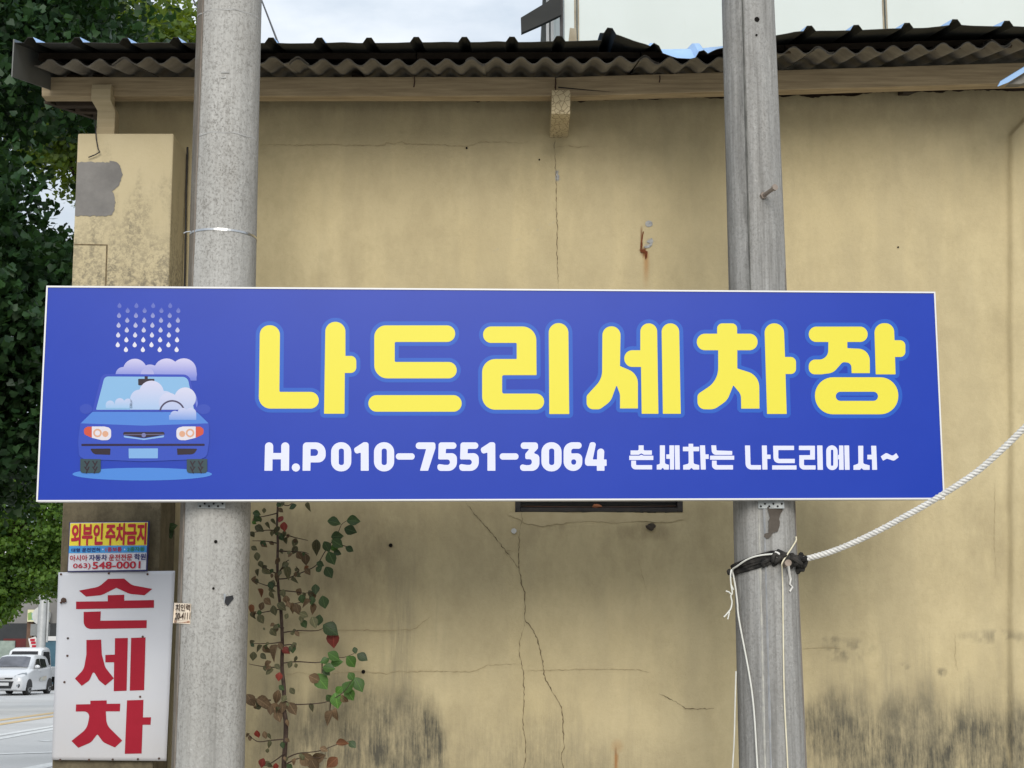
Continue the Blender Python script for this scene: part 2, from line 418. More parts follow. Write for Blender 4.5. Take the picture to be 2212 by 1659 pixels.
rust = np.clip(blob(1392, 545, 4.5, 12, .5) + blob(1386, 520, 3, 32, .5) * .9 + blob(1389, 541, 8, 4, .5) + blob(1331, 1640, 3.5, 28, .5) * .7, 0, 1)
rp = np.clip((1 - np.abs(PXX - 1396) / 8), 0, 1) * sstep(538, 552, PYY) * (1 - sstep(560, 636, PYY)) + np.clip((1 - np.abs(PXX - 1331) / 6), 0, 1) * sstep(1622, 1634, PYY) * .8 + blob(1333, 1612, 16, 18) * .35
bare = np.clip(blob(1402, 484, 8, 6, .4) + blob(1404, 521, 9, 5, .5) * .8 + blob(1399, 530, 8, 4, .5) * .7 + blob(1204, 380, 5, 13, .4) + blob(1206, 384, 5, 5, .4), 0, 1) * (n4 > .36)
bare = np.maximum(bare, np.clip(1 - np.abs((PYY - 512) + (PXX - 1130) * .48) / 1.6, 0, 1) * sstep(1050, 1080, PXX) * (1 - sstep(1180, 1250, PXX)) * .3 * (n4 > .5))

vent = (at(1113, 1106, WY).x, at(1475, 1106, WY).x, at(1300, 1106, WY).z, at(1300, 1106, WY).z + .34)
verts = np.stack([gx2, wy, wz], -1).reshape(-1, 3) - np.array(b_root.location)
ii = (np.arange(nz - 1)[:, None] * nx + np.arange(nx - 1)[None, :])
cx_ = (gx2[:-1, :-1] + gx2[1:, 1:]) / 2; cz_ = (wz[:-1, :-1] + wz[1:, 1:]) / 2
keep = ~((cx_ > vent[0]) & (cx_ < vent[1]) & (cz_ > vent[2]) & (cz_ < vent[3]))
ii = ii[keep]
quads = np.stack([ii, ii + 1, ii + nx + 1, ii + nx], -1).reshape(-1, 4)
me = bpy.data.meshes.new('front_wall')
me.vertices.add(len(verts)); me.vertices.foreach_set('co', verts.ravel())
me.loops.add(quads.size); me.loops.foreach_set('vertex_index', quads.ravel().astype(np.int32))
me.polygons.add(len(quads)); me.polygons.foreach_set('loop_start', np.arange(0, quads.size, 4, dtype=np.int32))
me.polygons.foreach_set('use_smooth', np.ones(len(quads), bool))
for nm, arr in (('mould', mould), ('soak', soak), ('grime_shade', grime_shade), ('pale', pale), ('rust', rust), ('rustpale', rp), ('bare', bare)):
    a = me.attributes.new(nm, 'FLOAT', 'POINT'); a.data.foreach_set('value', np.clip(arr, 0, 1).astype(np.float32).ravel())
me.materials.append(M_wall); me.update(calc_edges=True)
wall = bpy.data.objects.new('front_wall', me); COL.objects.link(wall); wall.parent = b_root

M_plain = pmat('yellow_plaster_plain', L3(.40, .33, .195), L3(.46, .385, .235), 2.5, .92, .15, .3, 40)
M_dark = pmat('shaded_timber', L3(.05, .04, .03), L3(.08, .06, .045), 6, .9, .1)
m = MB(); m.box(XL, WY + .02, 0, XR + 2.6, WY + .2, Z0 - .002); m.build('wall_base', M_plain, b_root)
m = MB(); m.box(XL, WY + .24, 0, XL + .2, 14, 4.7); m.build('side_wall', M_plain, b_root)
m = MB(); m.box(XR + 2.4, WY + .24, 0, XR + 2.6, 14, 4.7); m.build('side_wall', M_plain, b_root)
m = MB(); m.box(XL, 14.002, 0, XR + 2.6, 14.2, 4.7); m.build('rear_wall', M_plain, b_root)
# brick core behind the plaster, seen only as the dark gap below the beam
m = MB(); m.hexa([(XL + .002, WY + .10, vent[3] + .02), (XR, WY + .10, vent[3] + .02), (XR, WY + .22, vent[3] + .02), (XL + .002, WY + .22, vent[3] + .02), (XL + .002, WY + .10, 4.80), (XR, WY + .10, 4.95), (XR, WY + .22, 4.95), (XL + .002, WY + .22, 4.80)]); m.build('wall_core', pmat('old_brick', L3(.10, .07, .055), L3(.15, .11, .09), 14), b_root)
# vent
M_black = pmat('sooty_metal', L3(.016, .015, .016), L3(.035, .03, .028), 25, .6, .4)
M_rustm = pmat('rusty_metal', L3(.09, .04, .025), L3(.05, .04, .035), 14, .75, .3)
m = MB(); f = .03
m.box(vent[0], WY - .006, vent[2], vent[0] + f, WY + .09, vent[3]); m.box(vent[1] - f, WY - .006, vent[2], vent[1], WY + .09, vent[3])
m.box(vent[0] + f, WY - .006, vent[2], vent[1] - f, WY + .09, vent[2] + f * .8); m.box(vent[0] + f, WY - .006, vent[3] - f, vent[1] - f, WY + .09, vent[3])
vf = m.build('vent_frame', M_black, b_root, bevel=.003)
m = MB(); m.box(vent[0] + f, WY + .075, vent[2] + .02, vent[1] - f, WY + .085, vent[3] - f); m.build('vent_pane', pmat('vent_glass', L3(.02, .022, .024), None, 5, .25, .5), vf)
for k in range(12):
    z = vent[2] + .036 + k * .024
    m = MB(); m.tube([(vent[0] + f, WY + .05 + random.uniform(-.005, .005), z), ((vent[0] + vent[1]) / 2, WY + .05, z + random.uniform(-.006, .006)), (vent[1] - f, WY + .05, z + random.uniform(-.004, .004))], .004, 6)
    m.build('vent_slat', M_black if k % 3 else M_rustm, vf)
m = MB(); m.ellipsoid((at(1290, 1101, WY).x, WY + .03, vent[2] + .036), .028, .012, .012, 8, 5, .2); m.build('brick_scrap', pmat('orange_brick', L3(.35, .13, .06), None, 20), vf)
# a smoother strip of cement below the vent
def wp(x, y, o=0.0): p = at(x, y, WY - .003 - o); return p
strip = [(1100, 1107), (1478, 1107), (1480, 1122), (1440, 1128), (1390, 1126), (1330, 1131), (1290, 1126), (1240, 1128), (1200, 1132), (1170, 1136), (1140, 1132), (1118, 1120), (1098, 1112)]
def rag_line(P): return [P[0]] + [(a[0] + (b[0] - a[0]) * k / 10, a[1] + (b[1] - a[1]) * k / 10 + random.uniform(-1.6, 1.6)) for a, b in zip(P[:-1], P[1:]) for k in range(1, 11)]
sheet('cement_strip', [rag_line(strip)], wp, .0, pmat('patched_plaster', L3(.41, .34, .205), L3(.46, .385, .24), 9, .9, .15, .3, 60), b_root)

# cracks: thin dark grooves following the wall
M_crack = pmat('crack_shadow', L3(.10, .078, .048), L3(.19, .145, .085), 30, 1, 0)
M_crack2 = pmat('hairline_crack', L3(.40, .33, .195), L3(.31, .25, .145), 30, 1, 0)
def crack(pts, w, mat, zf=None):
    P = [zf(*p) if zf else p for p in pts]; Q = []
    for a, b in zip(P[:-1], P[1:]):
        n_ = max(1, int(math.hypot(b[0] - a[0], b[1] - a[1]) / 4.5))
        for k in range(n_): Q.append((a[0] + (b[0] - a[0]) * k / n_ + random.uniform(-1.3, 1.3), a[1] + (b[1] - a[1]) * k / n_ + random.uniform(-1.3, 1.3)))
    Q.append(P[-1]); vs = []; N = len(Q)
    for i, q in enumerate(Q):
        a, b = Q[max(0, i - 1)], Q[min(N - 1, i + 1)]; dx, dy = b[0] - a[0], b[1] - a[1]; L = math.hypot(dx, dy) or 1
        h = w * .36 * random.uniform(.2, 1.45) * min(1, .25 + 4 * min(i, N - 1 - i) / N)
        vs += [wp(q[0] - dy / L * h, q[1] + dx / L * h, .0025), wp(q[0] + dy / L * h, q[1] - dx / L * h, .0025)]
    m = MB(); m.add(vs, [(2 * i, 2 * i + 1, 2 * i + 3, 2 * i + 2) for i in range(N - 1)]); m.build('crack', mat, b_root)
z3 = zc(1400, 1940, 1.5308)
crack([(1002, 118), (1003, 170), (988, 230), (985, 330), (984, 450), (995, 500), (1003, 560), (1019, 600), (1021, 700), (1022, 770), (1060, 810), (1095, 880), (1115, 950), (1130, 1030), (1137, 1090), (1150, 1130), (1195, 1215), (1235, 1280), (1250, 1350), (1253, 1440), (1258, 1540), (1242, 1580), (1252, 1655), (1255, 1800)], 2.4, M_crack, z3)
crack([(652, 45), (735, 150), (800, 220), (900, 345), (985, 455)], 2.0, M_crack, z3)
crack([(900, 345), (940, 352), (985, 350)], 1.6, M_crack2, z3)
crack([(1022, 770), (1005, 840), (990, 900), (985, 950), (1000, 1030), (1012, 1090), (1015, 1200), (1012, 1300), (1010, 1410), (1022, 1480), (1028, 1590), (1012, 1655), (1015, 1800)], 2.0, M_crack, z3)
crack([(-420, 1095), (-330, 1085), (-200, 1105), (-90, 1080), (70, 1080), (150, 1085), (185, 1092), (250, 1075), (320, 1080), (480, 1075), (700, 1080), (800, 1040), (1000, 1030)], 2.0, M_crack2, z3)
crack([(1003, 1072), (1200, 1070), (1400, 1063), (1700, 1065), (1790, 1085)], 2.0, M_crack2, z3)
crack([(-520, 845), (-400, 852), (-240, 830), (0, 828), (180, 830), (345, 825), (400, 790), (460, 740)], 2.2, M_crack2, z3)
crack([(1830, 1210), (1930, 1260), (1990, 1300), (2050, 1305), (2160, 1300)], 1.8, M_crack, z3)
crack([(1700, 380), (1720, 470), (1755, 590)], 1.2, M_crack2, z3)
z2 = zc(1000, 0, 2.011)
crack([(30, 1145), (320, 1148), (690, 1140), (705, 1150), (860, 1150), (1040, 1150), (1045, 1130), (1115, 1138), (1175, 1122), (1200, 1138), (1450, 1145), (1700, 1158), (1790, 1125), (1980, 1125), (2130, 1135), (2200, 1105)], 1.6, M_crack2, z2)
z3u = zc(2000, 0, 2.011)
crack([(375, 1050), (368, 1165), (375, 1290), (380, 1400), (385, 1500), (385, 1659), (392, 1850), (388, 2000), (400, 2290)], 1.8, M_crack, z3u)
crack([(368, 1165), (470, 1155), (560, 1165), (660, 1158)], 1.6, M_crack2, z3u)
z4b = zc(2600, 1640, 1.199)
crack([(1390, 1020), (1395, 1080), (1390, 1130), (1405, 1200)], 1.4, M_crack2, z4b)
crack([(1580, 300), (1578, 600), (1585, 760)], 1.0, M_crack2, z4b)
crack([(870, 1095), (800, 1090), (670, 1098)], 1.2, M_crack2, z4b)
# chips round the old wall anchors, bare grey underneath, and the rust that ran from them
M_chip = pmat('bare_grey_chip', L3(.24, .245, .25), L3(.42, .42, .41), 40, .95, .1)
for P in ([(1395, 479), (1401, 476), (1408, 479), (1410, 486), (1405, 490), (1398, 489), (1394, 485)], [(1408, 514), (1411, 520), (1409, 529), (1403, 535), (1394, 536), (1391, 533), (1400, 530), (1404, 525), (1398, 524), (1397, 521), (1404, 518)], [(1200, 368), (1205, 369), (1205, 376), (1209, 379), (1207, 387), (1202, 391), (1200, 384)]):
    sheet('plaster_chip', [[(x + random.uniform(-.6, .6), y + random.uniform(-.6, .6)) for x, y in P]], wp, .002, M_chip, b_root)
M_rst = pmat('rust_mark', L3(.10, .028, .012), L3(.20, .07, .03), 60, .9, .1)
for P in ([(1389, 500), (1391, 500), (1387, 522), (1388, 530), (1385, 540), (1383, 540), (1384, 522)], [(1382, 540), (1386, 539), (1399, 543), (1398, 556), (1394, 560), (1393, 546), (1384, 545)]):
    sheet('rust_mark', [P], wp, .003, M_rst, b_root)
# plugged holes and nails in the wall
M_hole = pmat('hole_black', L3(.012, .011, .01), None, 5, 1, 0)
for x, y, r in ((844, 1178, .011), (785, 1451, .011), (1008, 320, .006), (1940, 534, .005), (1165, 345, .005)):
    m = MB(); m.disc(wp(x, y), (0, -1, 0), r, .004, 10); m.build('wall_plug', M_hole, b_root)
m = MB(); m.disc(wp(1110, 1147), (0, -1, 0), .016, .003, 7); m.build('paint_blot', pmat('white_blot', L3(.5, .5, .48), None, 5), b_root)
m = MB(); m.ellipsoid(at(1407, 1138, WY - .01), .03, .006, .018, 7, 5, .4); m.build('mortar_crumb', pmat('dark_crumb', L3(.05, .04, .03), None, 9), b_root)

# ------------------------------------------------------------------ beam, brackets, roof
def wood(name, a, b):
    t = NT(name); g = t.noise(14, 6, .65, (.25, 2.5, 4.5)); t.color(t.mix(t.ramp(g, .3, .72), a, b)); t.bump(g, .3, .004); return t.fin(.85, .2)
M_wood = wood('weathered_wood', L3(.30, .23, .14), L3(.52, .41, .26))
M_wood2 = wood('painted_wood', L3(.45, .37, .23), L3(.54, .45, .29))
BY = 8.75
def beam(x0, t0, b0, x1, t1, b1, d=.09):
    c = [at(x0, b0, BY), at(x1, b1, BY), at(x1, t1, BY), at(x0, t0, BY)]
    m = MB(); m.prism(c, (0, d, 0)); return m.build('eave_beam', M_wood, b_root, bevel=.004)
beam(90, 166, 208, 1199, 166, 207.5); beam(1201.5, 167, 208.5, 2330, 131, 175.5)
# post end standing on the pillar, stub beam in the middle
def bracket_left():
    z_top = at(225, 188, BY).z; z_mid = at(225, 222, BY).z; z_bot = at(225, 287, BY).z - .05
    x0, x1 = at(203, 200, BY).x, at(245, 200, BY).x; xa, xb = at(211, 250, BY).x, at(250, 250, BY).x
    pr = [(8.70, z_top), (8.69, z_top - .035), (8.695, z_mid), (8.735, z_mid - .05), (8.735, z_bot)]
    vs = []
    for i, (y, z) in enumerate(pr):
        k = 0 if i < 3 else 1
        vs += [((x0, xa)[k], y, z), ((x1, xb)[k], y, z), ((x1, xb)[k], y + .1, z), ((x0, xa)[k], y + .1, z)]
    fs = [(0, 1, 2, 3), tuple(range(len(vs) - 4, len(vs)))]
    for i in range(len(pr) - 1):
        for k in range(4): k2 = (k + 1) % 4; fs.append((4 * i + k, 4 * i + k2, 4 * i + 4 + k2, 4 * i + 4 + k))
    m = MB(); m.add(vs, fs); br = m.build('bracket_post', M_wood2, b_root, bevel=.005)
    for x, y in ((222, 235), (236, 232)):
        m = MB(); m.disc(at(x, y, 8.738), (0, -1, 0), .007, .006, 8); m.build('nail_head', M_rustm, br)
bracket_left()
Yb = 8.58
m = MB(); a, b = at(1192, 194, Yb), at(1232, 194, Yb); c, d = at(1232, 246, Yb), at(1191, 246, Yb)
m.prism([a, b, c, d], (0, WY + .05 - Yb, 0))
t = NT('crackled_paint'); v = t.n('ShaderNodeTexVoronoi', feature='DISTANCE_TO_EDGE'); v.inputs['Scale'].default_value = 34; t.l(t.tc.outputs['Object'], v.inputs[0])
t.color(t.mix(t.ramp(v.outputs[0], .02, .07), L3(.22, .17, .1), t.mix(t.ramp(t.noise(9), .4, .7), L3(.48, .40, .25), L3(.56, .47, .30)))); t.bump(v.outputs[0], .4, .01)
m.build('stub_beam', t.fin(.8, .25), b_root, bevel=.004)
for (x, y0, y1) in ((895, 165, 188), (1425, 163, 178), (1200, 170, 190)):
    m = MB(); m.tube([at(x, y0, BY - .012), at(x + .5, (y0 + y1) / 2, BY - .012), at(x - 1, y1, BY - .016)], .0035, 6); m.build('eave_nail', M_rustm, b_root)
crk = [(1206, 188), (1230, 192), (1290, 196), (1330, 199)]
m = MB(); m.add([at(1206, 187, BY - .003), at(1206, 190, BY - .003), at(1270, 195.5, BY - .003), at(1335, 199.5, BY - .003), at(1270, 193.6, BY - .003)], [(0, 1, 2, 3, 4)]); m.build('beam_split', M_black, b_root)
# soffit behind the beam, rafters at the gable
SL = .257                                             # roof slope
for x in (-2.55, -2.40, -.9, .7, 2.3, 3.5):
    z = at(1106, 160, BY + .1).z + .012
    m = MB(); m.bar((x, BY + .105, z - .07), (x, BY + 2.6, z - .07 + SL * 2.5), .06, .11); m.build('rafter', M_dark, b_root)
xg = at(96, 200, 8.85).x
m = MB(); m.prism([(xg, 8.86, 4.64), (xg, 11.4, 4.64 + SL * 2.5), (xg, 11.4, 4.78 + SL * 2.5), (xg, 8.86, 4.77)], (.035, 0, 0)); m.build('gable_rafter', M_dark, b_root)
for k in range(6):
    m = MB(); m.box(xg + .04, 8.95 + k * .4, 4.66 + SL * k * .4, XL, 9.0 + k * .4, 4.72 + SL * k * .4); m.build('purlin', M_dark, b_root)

# corrugated cement sheets
t = NT('cement_sheet'); t.color(t.mix(t.ramp(t.noise(5, 6, .65), .35, .68), L3(.175, .16, .137), L3(.27, .25, .215))); t.bump(t.noise(70), .2, .003); M_slate = t.fin(.95, .1)
SY = 8.34
PITCHW = 53.6                       # picture width of one wave at the eave edge
def wave_z(px): return math.cos((px - 589.5) / PITCHW * 2 * math.pi)
def slate_top(px):                   # picture height of the crests along the eave
    return float(np.interp(px, [60, 560, 1300, 1400, 1560, 1690, 1800, 1940, 2060, 2212, 2400], [129, 128, 128, 125, 124, 106, 104, 99, 93, 88, 82]))
def slate(p0, p1, lift, tilt, drop=0):
    nseg = int((p1 - p0) / PITCHW * 10); vs = []; th = .007
    for j, yy in enumerate((SY + drop, SY + .22, SY + .45, SY + 1.2, SY + 2.6)):
        for i in range(nseg + 1):
            px = p0 + (p1 - p0) * i / nseg; e = at(px, slate_top(px), SY)
            z = e.z - .0205 + .0205 * wave_z(px) + SL * (yy - SY) + lift + tilt * i / nseg
            jag = random.uniform(-.004, .004) if j == 0 else 0
            vs += [(e.x, yy + jag, z + th), (e.x, yy + jag, z)]
    W = 2 * (nseg + 1); fs = []
    for j in range(4):
        for i in range(nseg):
            a = j * W + 2 * i; fs += [(a, a + 2, a + 2 + W, a + W), (a + 1, a + 1 + W, a + 3 + W, a + 3)]
    for i in range(nseg): fs.append((2 * i, 2 * i + 1, 2 * i + 3, 2 * i + 2))
    for j in range(4):
        a = j * W; fs.append((a, a + W, a + 1 + W, a + 1)); a += 2 * nseg; fs.append((a, a + 1, a + 1 + W, a + W))
    m = MB(); m.add(vs, fs); return m.build('slate_sheet', M_slate, b_root, smooth=True)
edges = [74, 262, 645, 1025, 1402, 1600, 1780, 2163, 2420]
for i in range(len(edges) - 1):
    slate(edges[i] - (20 if i else 0), edges[i + 1] + 22, (i % 2) * .010, random.uniform(-.004, .004), drop=random.uniform(-.012, .02))

# ribbed metal sheets laid over them
M_top = pmat('pale_blue_sheet', L3(.20, .37, .64), L3(.26, .43, .68), 3, .45, .45)
M_under = pmat('dark_sheet_underside', L3(.014, .015, .014), L3(.022, .023, .021), 4, .7, .3)
MY = 8.08
def ribbed(name, edge, p0, p1, ribs, droop=None, th=.003, sag=.0):
    """edge(px) gives the picture height of the flat part along the eave"""
    xs = [p0]
    for r in ribs: xs += [r - 13.5, r - 5.5, r + 5.5, r + 13.5]
    xs.append(p1); X = []
    for a, b in zip(xs[:-1], xs[1:]):
        k = max(1, int((b - a) / 9)); X += [a + (b - a) * i / k for i in range(k)]
    X.append(xs[-1]); ys = [MY, MY + .06, MY + .12, MY + .2, MY + .3, MY + .45, MY + .9, MY + 1.7, MY + 3.4]; vs = []
    def base_z(px): return at(px, REF(px), MY).z
    for yy in ys:
        for px in X:
            e = at(px, REF(px), MY); z = e.z + SL * (yy - MY); d = at(px, edge(px), MY).z - e.z
            k = math.exp(-((yy - MY) / (.16 if d < -.005 else .5)) ** 2); z += d * k
            for r in ribs:
                q = abs(px - r)
                if q < 13.5: z += .030 * min(1, (13.5 - q) / 8.0)
            vs += [(e.x, yy, z + th), (e.x, yy, z)]
    W = 2 * len(X); top = []; bot = []
    for j in range(len(ys) - 1):
        for i in range(len(X) - 1):
            a = j * W + 2 * i; top.append((a, a + 2, a + 2 + W, a + W)); bot.append((a + 1, a + 1 + W, a + 3 + W, a + 3))
    rim = [(2 * i, 2 * i + 1, 2 * i + 3, 2 * i + 2) for i in range(len(X) - 1)]
    m = MB(); m.add(vs, top); m.cur = 1; base = len(m.v); m.add(vs, bot + rim)
    return m.build(name, [M_top, M_under], b_root)
REF = lambda px: float(np.interp(px, [0, 560, 1000, 1300, 1420, 1560, 1680, 1900, 2212, 2400], [93, 94, 92, 89, 92, 88, 75, 65, 59, 55]))
wob = lambda px: 1.6 * (float(vnoise(np.array(px / 37.0), np.array(.5), 8)) - .5) * 2
edA = lambda px: REF(px) + wob(px)
edB = lambda px: float(np.interp(px, [1318, 1335, 1372, 1400, 1432, 1460, 1490, 1520, 1545, 1580], [72, 76, 90, 98, 116, 126, 128, 121, 108, 100]))
edC = lambda px: float(np.interp(px, [1640, 1690, 1720, 1800, 1900, 2000, 2060, 2100, 2212, 2400], [84, 74, 68, 67, 64, 61, 54, 57, 59, 55])) + wob(px)
ribbed('metal_sheet', edA, 30, 1300, [65, 166, 270, 379, 482, 585, 690, 797, 899, 1003, 1106, 1208])
ribbed('metal_sheet', edB, 1296, 1640, [1318, 1418, 1515])
ribbed('metal_sheet', edC, 1640, 2420, [1749, 1850, 1960, 2064, 2176, 2288])
m = MB()                              # batten between the two roof skins
for a, b in ((36, 900), (902, 1380), (1384, 1690), (1692, 2400)):
    p, q = at(a, 0, 8.52), at(b, 0, 8.52); za, zb = at(a, REF(a), MY).z + SL * .44 - .034, at(b, REF(b), MY).z + SL * .44 - .034
    m.hexa([(p.x, 8.50, za - .008), (q.x, 8.50, zb - .008), (q.x, 8.55, zb - .004), (p.x, 8.55, za - .004), (p.x, 8.50, za + .03), (q.x, 8.50, zb + .03), (q.x, 8.55, zb + .03), (p.x, 8.55, za + .03)])
m.build('roof_batten', M_dark, b_root)
# gable trim on the left, far slope
xt = at(28, 120, MY).x; zt = at(28, 86, MY).z; zb = at(28, 167, MY).z
M_trim = pmat('grey_trim', L3(.10, .105, .10), L3(.14, .145, .14), 3, .5, .4)
m = MB(); m.prism([(xt, MY - .01, zt), (xt, MY - .01, zb), (xt, MY + 3.4, zb + SL * 3.4), (xt, MY + 3.4, zt + SL * 3.4)], (.006, 0, 0)); m.build('gable_trim', M_trim, b_root)
m = MB(); m.box(xt - .02, 11.5, 5.30, XR + 2.7, 14.4, 5.34); m.build('rear_roof', M_under, b_root)
# loose blue flashing at the right edge
c = [at(2155, 184, 8.3), at(2162, 176, 8.3), at(2330, 60, 8.1), at(2340, 96, 8.1), at(2200, 172, 8.3)]
m = MB(); m.prism([at(2155, 187, 8.28), at(2161, 176, 8.28), at(2215, 143, 8.28), at(2330, 74, 8.28), at(2330, 84, 8.28), at(2215, 155, 8.28), at(2178, 178, 8.28)], (.0, .006, .004)); m.build('bent_flashing', M_top, b_root)
m = MB(); m.prism([at(2176, 182, 8.32), at(2215, 157, 8.32), at(2330, 96, 8.32), at(2330, 130, 8.32), at(2230, 174, 8.32), at(2205, 181, 8.32)], (0, .05, .0)); m.build('flashing_filler', pmat('mortar_grey', L3(.2, .19, .17), L3(.13, .12, .1), 20), b_root)

# ------------------------------------------------------------------ gate pillar on the left
PY = 8.62
M_pil = None
def pillar():
    t = NT('pillar_plaster')
    sepn = t.n('ShaderNodeSeparateXYZ'); t.l(t.tc.outputs['Object'], sepn.inputs[0])
    zr = t.n('ShaderNodeMapRange'); zr.inputs['From Min'].default_value = 2.25; zr.inputs['From Max'].default_value = 4.3; zr.inputs['To Min'].default_value = 1; zr.inputs['To Max'].default_value = 0; t.l(sepn.outputs[2], zr.inputs[0])
    base = t.mix(t.ramp(t.noise(2.5, 6, .6), .3, .7), L3(.44, .375, .235), L3(.51, .44, .29))
    d = t.math('MULTIPLY', t.ramp(t.noise(42, 8, .8), .43, .57), t.ramp(t.math('ADD', zr.outputs[0], t.math('MULTIPLY', t.noise(5, 5, .6, (2, 2, .5)), .9)), .52, .95))
    base = t.mix(d, base, L3(.14, .125, .095))
    low = t.ramp(t.math('SUBTRACT', t.math('ADD', zr.outputs[0], t.math('MULTIPLY', t.noise(4, 5), .3)), .6), .34, .5); base = t.mix(t.math('MULTIPLY', low, .93), base, t.mix(t.ramp(t.noise(9, 7, .7, (1, 1, .35)), .35, .7), L3(.075, .062, .04), L3(.15, .125, .08)))
    t.color(base); t.bump(t.noise(50), .3, .005); return t.fin(.92, .15)
M_pil = pillar()
pr = thing('gate_pillar', 'square yellow pillar with a grey cement patch, left of the blue sign', 'pillar', (at(270, 600, PY).x, PY + .2, 0))
TL, TR = at(168, 288, PY), at(375, 288, PY); BL, BR = at(112, 1659, PY), at(330, 1659, PY)
def lerp_z(a, b, z): k = (z - a.z) / (b.z - a.z); return a + (b - a) * k
bl, br_ = lerp_z(TL, BL, 0), lerp_z(TR, BR, 0)
m = MB(); m.hexa([(bl.x, PY, 0), (br_.x, PY, 0), (br_.x, WY - .016, 0), (bl.x, WY - .016, 0), (TL.x, PY, TL.z), (TR.x, PY, TR.z), (TR.x, WY - .016, TL.z), (TL.x, WY - .016, TL.z)])
shaft = m.build('shaft', M_pil, pr, bevel=.008)
pil = lambda x, y, o=0.0: at(x, y, PY - o)
jag = lambda P: [(x + random.uniform(-1.2, 1.2), y + random.uniform(-1, 1)) for x, y in P]
def rough_edge(P, amp=1.6, step=4):
    out = []
    for i in range(len(P)):
        a, b = P[i - 1], P[i]; n_ = max(1, int(math.hypot(b[0] - a[0], b[1] - a[1]) / step))
        out += [(a[0] + (b[0] - a[0]) * k / n_ + random.uniform(-amp, amp) * (a[0] > 175), a[1] + (b[1] - a[1]) * k / n_ + random.uniform(-amp, amp)) for k in range(n_)]
    return out
sheet('cement_patch', [rough_edge([(167, 351), (190, 350), (214, 350), (236, 350), (237, 346), (248, 347), (257, 354), (263, 366), (264, 376), (260, 390), (256, 402), (246, 409), (243, 412), (246, 422), (249, 436), (247, 452), (243, 464), (225, 466), (200, 467), (180, 466), (162, 467), (163, 430), (165, 390)])], pil, .003, pmat('bare_cement', L3(.155, .15, .145), L3(.215, .207, .198), 6, .9, .15, .4, 40), pr)
# the sawn slot below the patch
for a, b in (((161, 528), (231, 529)), ((231, 528), (228, 622))):
    m = MB(); m.add([pil(a[0], a[1] - 1.3, .002), pil(b[0] + 1.3, b[1] - 1.0, .002), pil(b[0] + 1.3, b[1] + 1.2, .002), pil(a[0] - 1.3, a[1] + 1.3, .002)], [(0, 1, 2, 3)]) if a[1] == 528 and b[1] == 529 else m.add([pil(a[0] - 1.5, a[1], .003), pil(a[0] + 1.5, a[1], .003), pil(b[0] + 1.5, b[1], .003), pil(b[0] - 1.5, b[1], .003)], [(0, 1, 2, 3)])
    m.build('saw_cut', M_crack, pr)
m = MB(); m.tube([at(205, 258, 8.70), at(207, 284, 8.61), at(208, 300, 8.605), at(212, 322, 8.60), at(216, 328, 8.598), at(206, 334, 8.6), at(191, 340, 8.602)], .0035, 6)
setp(m.build('loose_wire', M_black, base=at(205, 300, 8.6)), 'thin dark wire end hanging over the top of the yellow pillar', 'wire')
m = MB(); m.tube([at(405, 318, 8.97), at(402, 420, 8.96), at(400, 560, 8.96), at(398, 640, 8.97), at(396, 800, 8.97), at(390, 1240, 8.97), (at(385, 1240, 8.97).x, 8.97, .3)], .006, 6)
setp(m.build('wall_cable', M_black, base=(at(395, 1240, 8.97).x, 8.97, .3)), 'thin black cable running down the wall beside the yellow pillar', 'cable')
# ------------------------------------------------------------------ the two concrete poles
def camdepth(p): return p.y * cp + (p.z - EYE) * sp_
class Pole:
    def __init__(s, Y, l0, r0, l1, r1):
        a = at((l0 + r0) / 2, 0, Y); b = at((l1 + r1) / 2, 1659, Y)
        ra = (r0 - l0) / 2 * camdepth(a) / F; rb = (r1 - l1) / 2 * camdepth(b) / F
        s.a, s.b, s.ra, s.rb, s.Y = a, b, ra, rb, Y
    def ax(s, z): k = (z - s.b.z) / (s.a.z - s.b.z); return s.b.x + (s.a.x - s.b.x) * k, s.Y, s.rb + (s.ra - s.rb) * k
    def pt(s, ang, z, off=0): x, y, r = s.ax(z); return Vector((x + (r + off) * math.sin(ang), y - (r + off) * math.cos(ang), z))
    def hit(s, x, y, off=0):
        d = ray(x, y); z = EYE + d.z / d.y * s.Y
        for _ in range(6):
            cx, cy, r = s.ax(z); r += off
            A = d.x ** 2 + d.y ** 2; B = -2 * (d.x * cx + d.y * cy); C = cx * cx + cy * cy - r * r
            q = B * B - 4 * A * C; t = (-B - math.sqrt(q)) / (2 * A) if q > 0 else -B / (2 * A)
            z = EYE + d.z * t
        return O + d * t
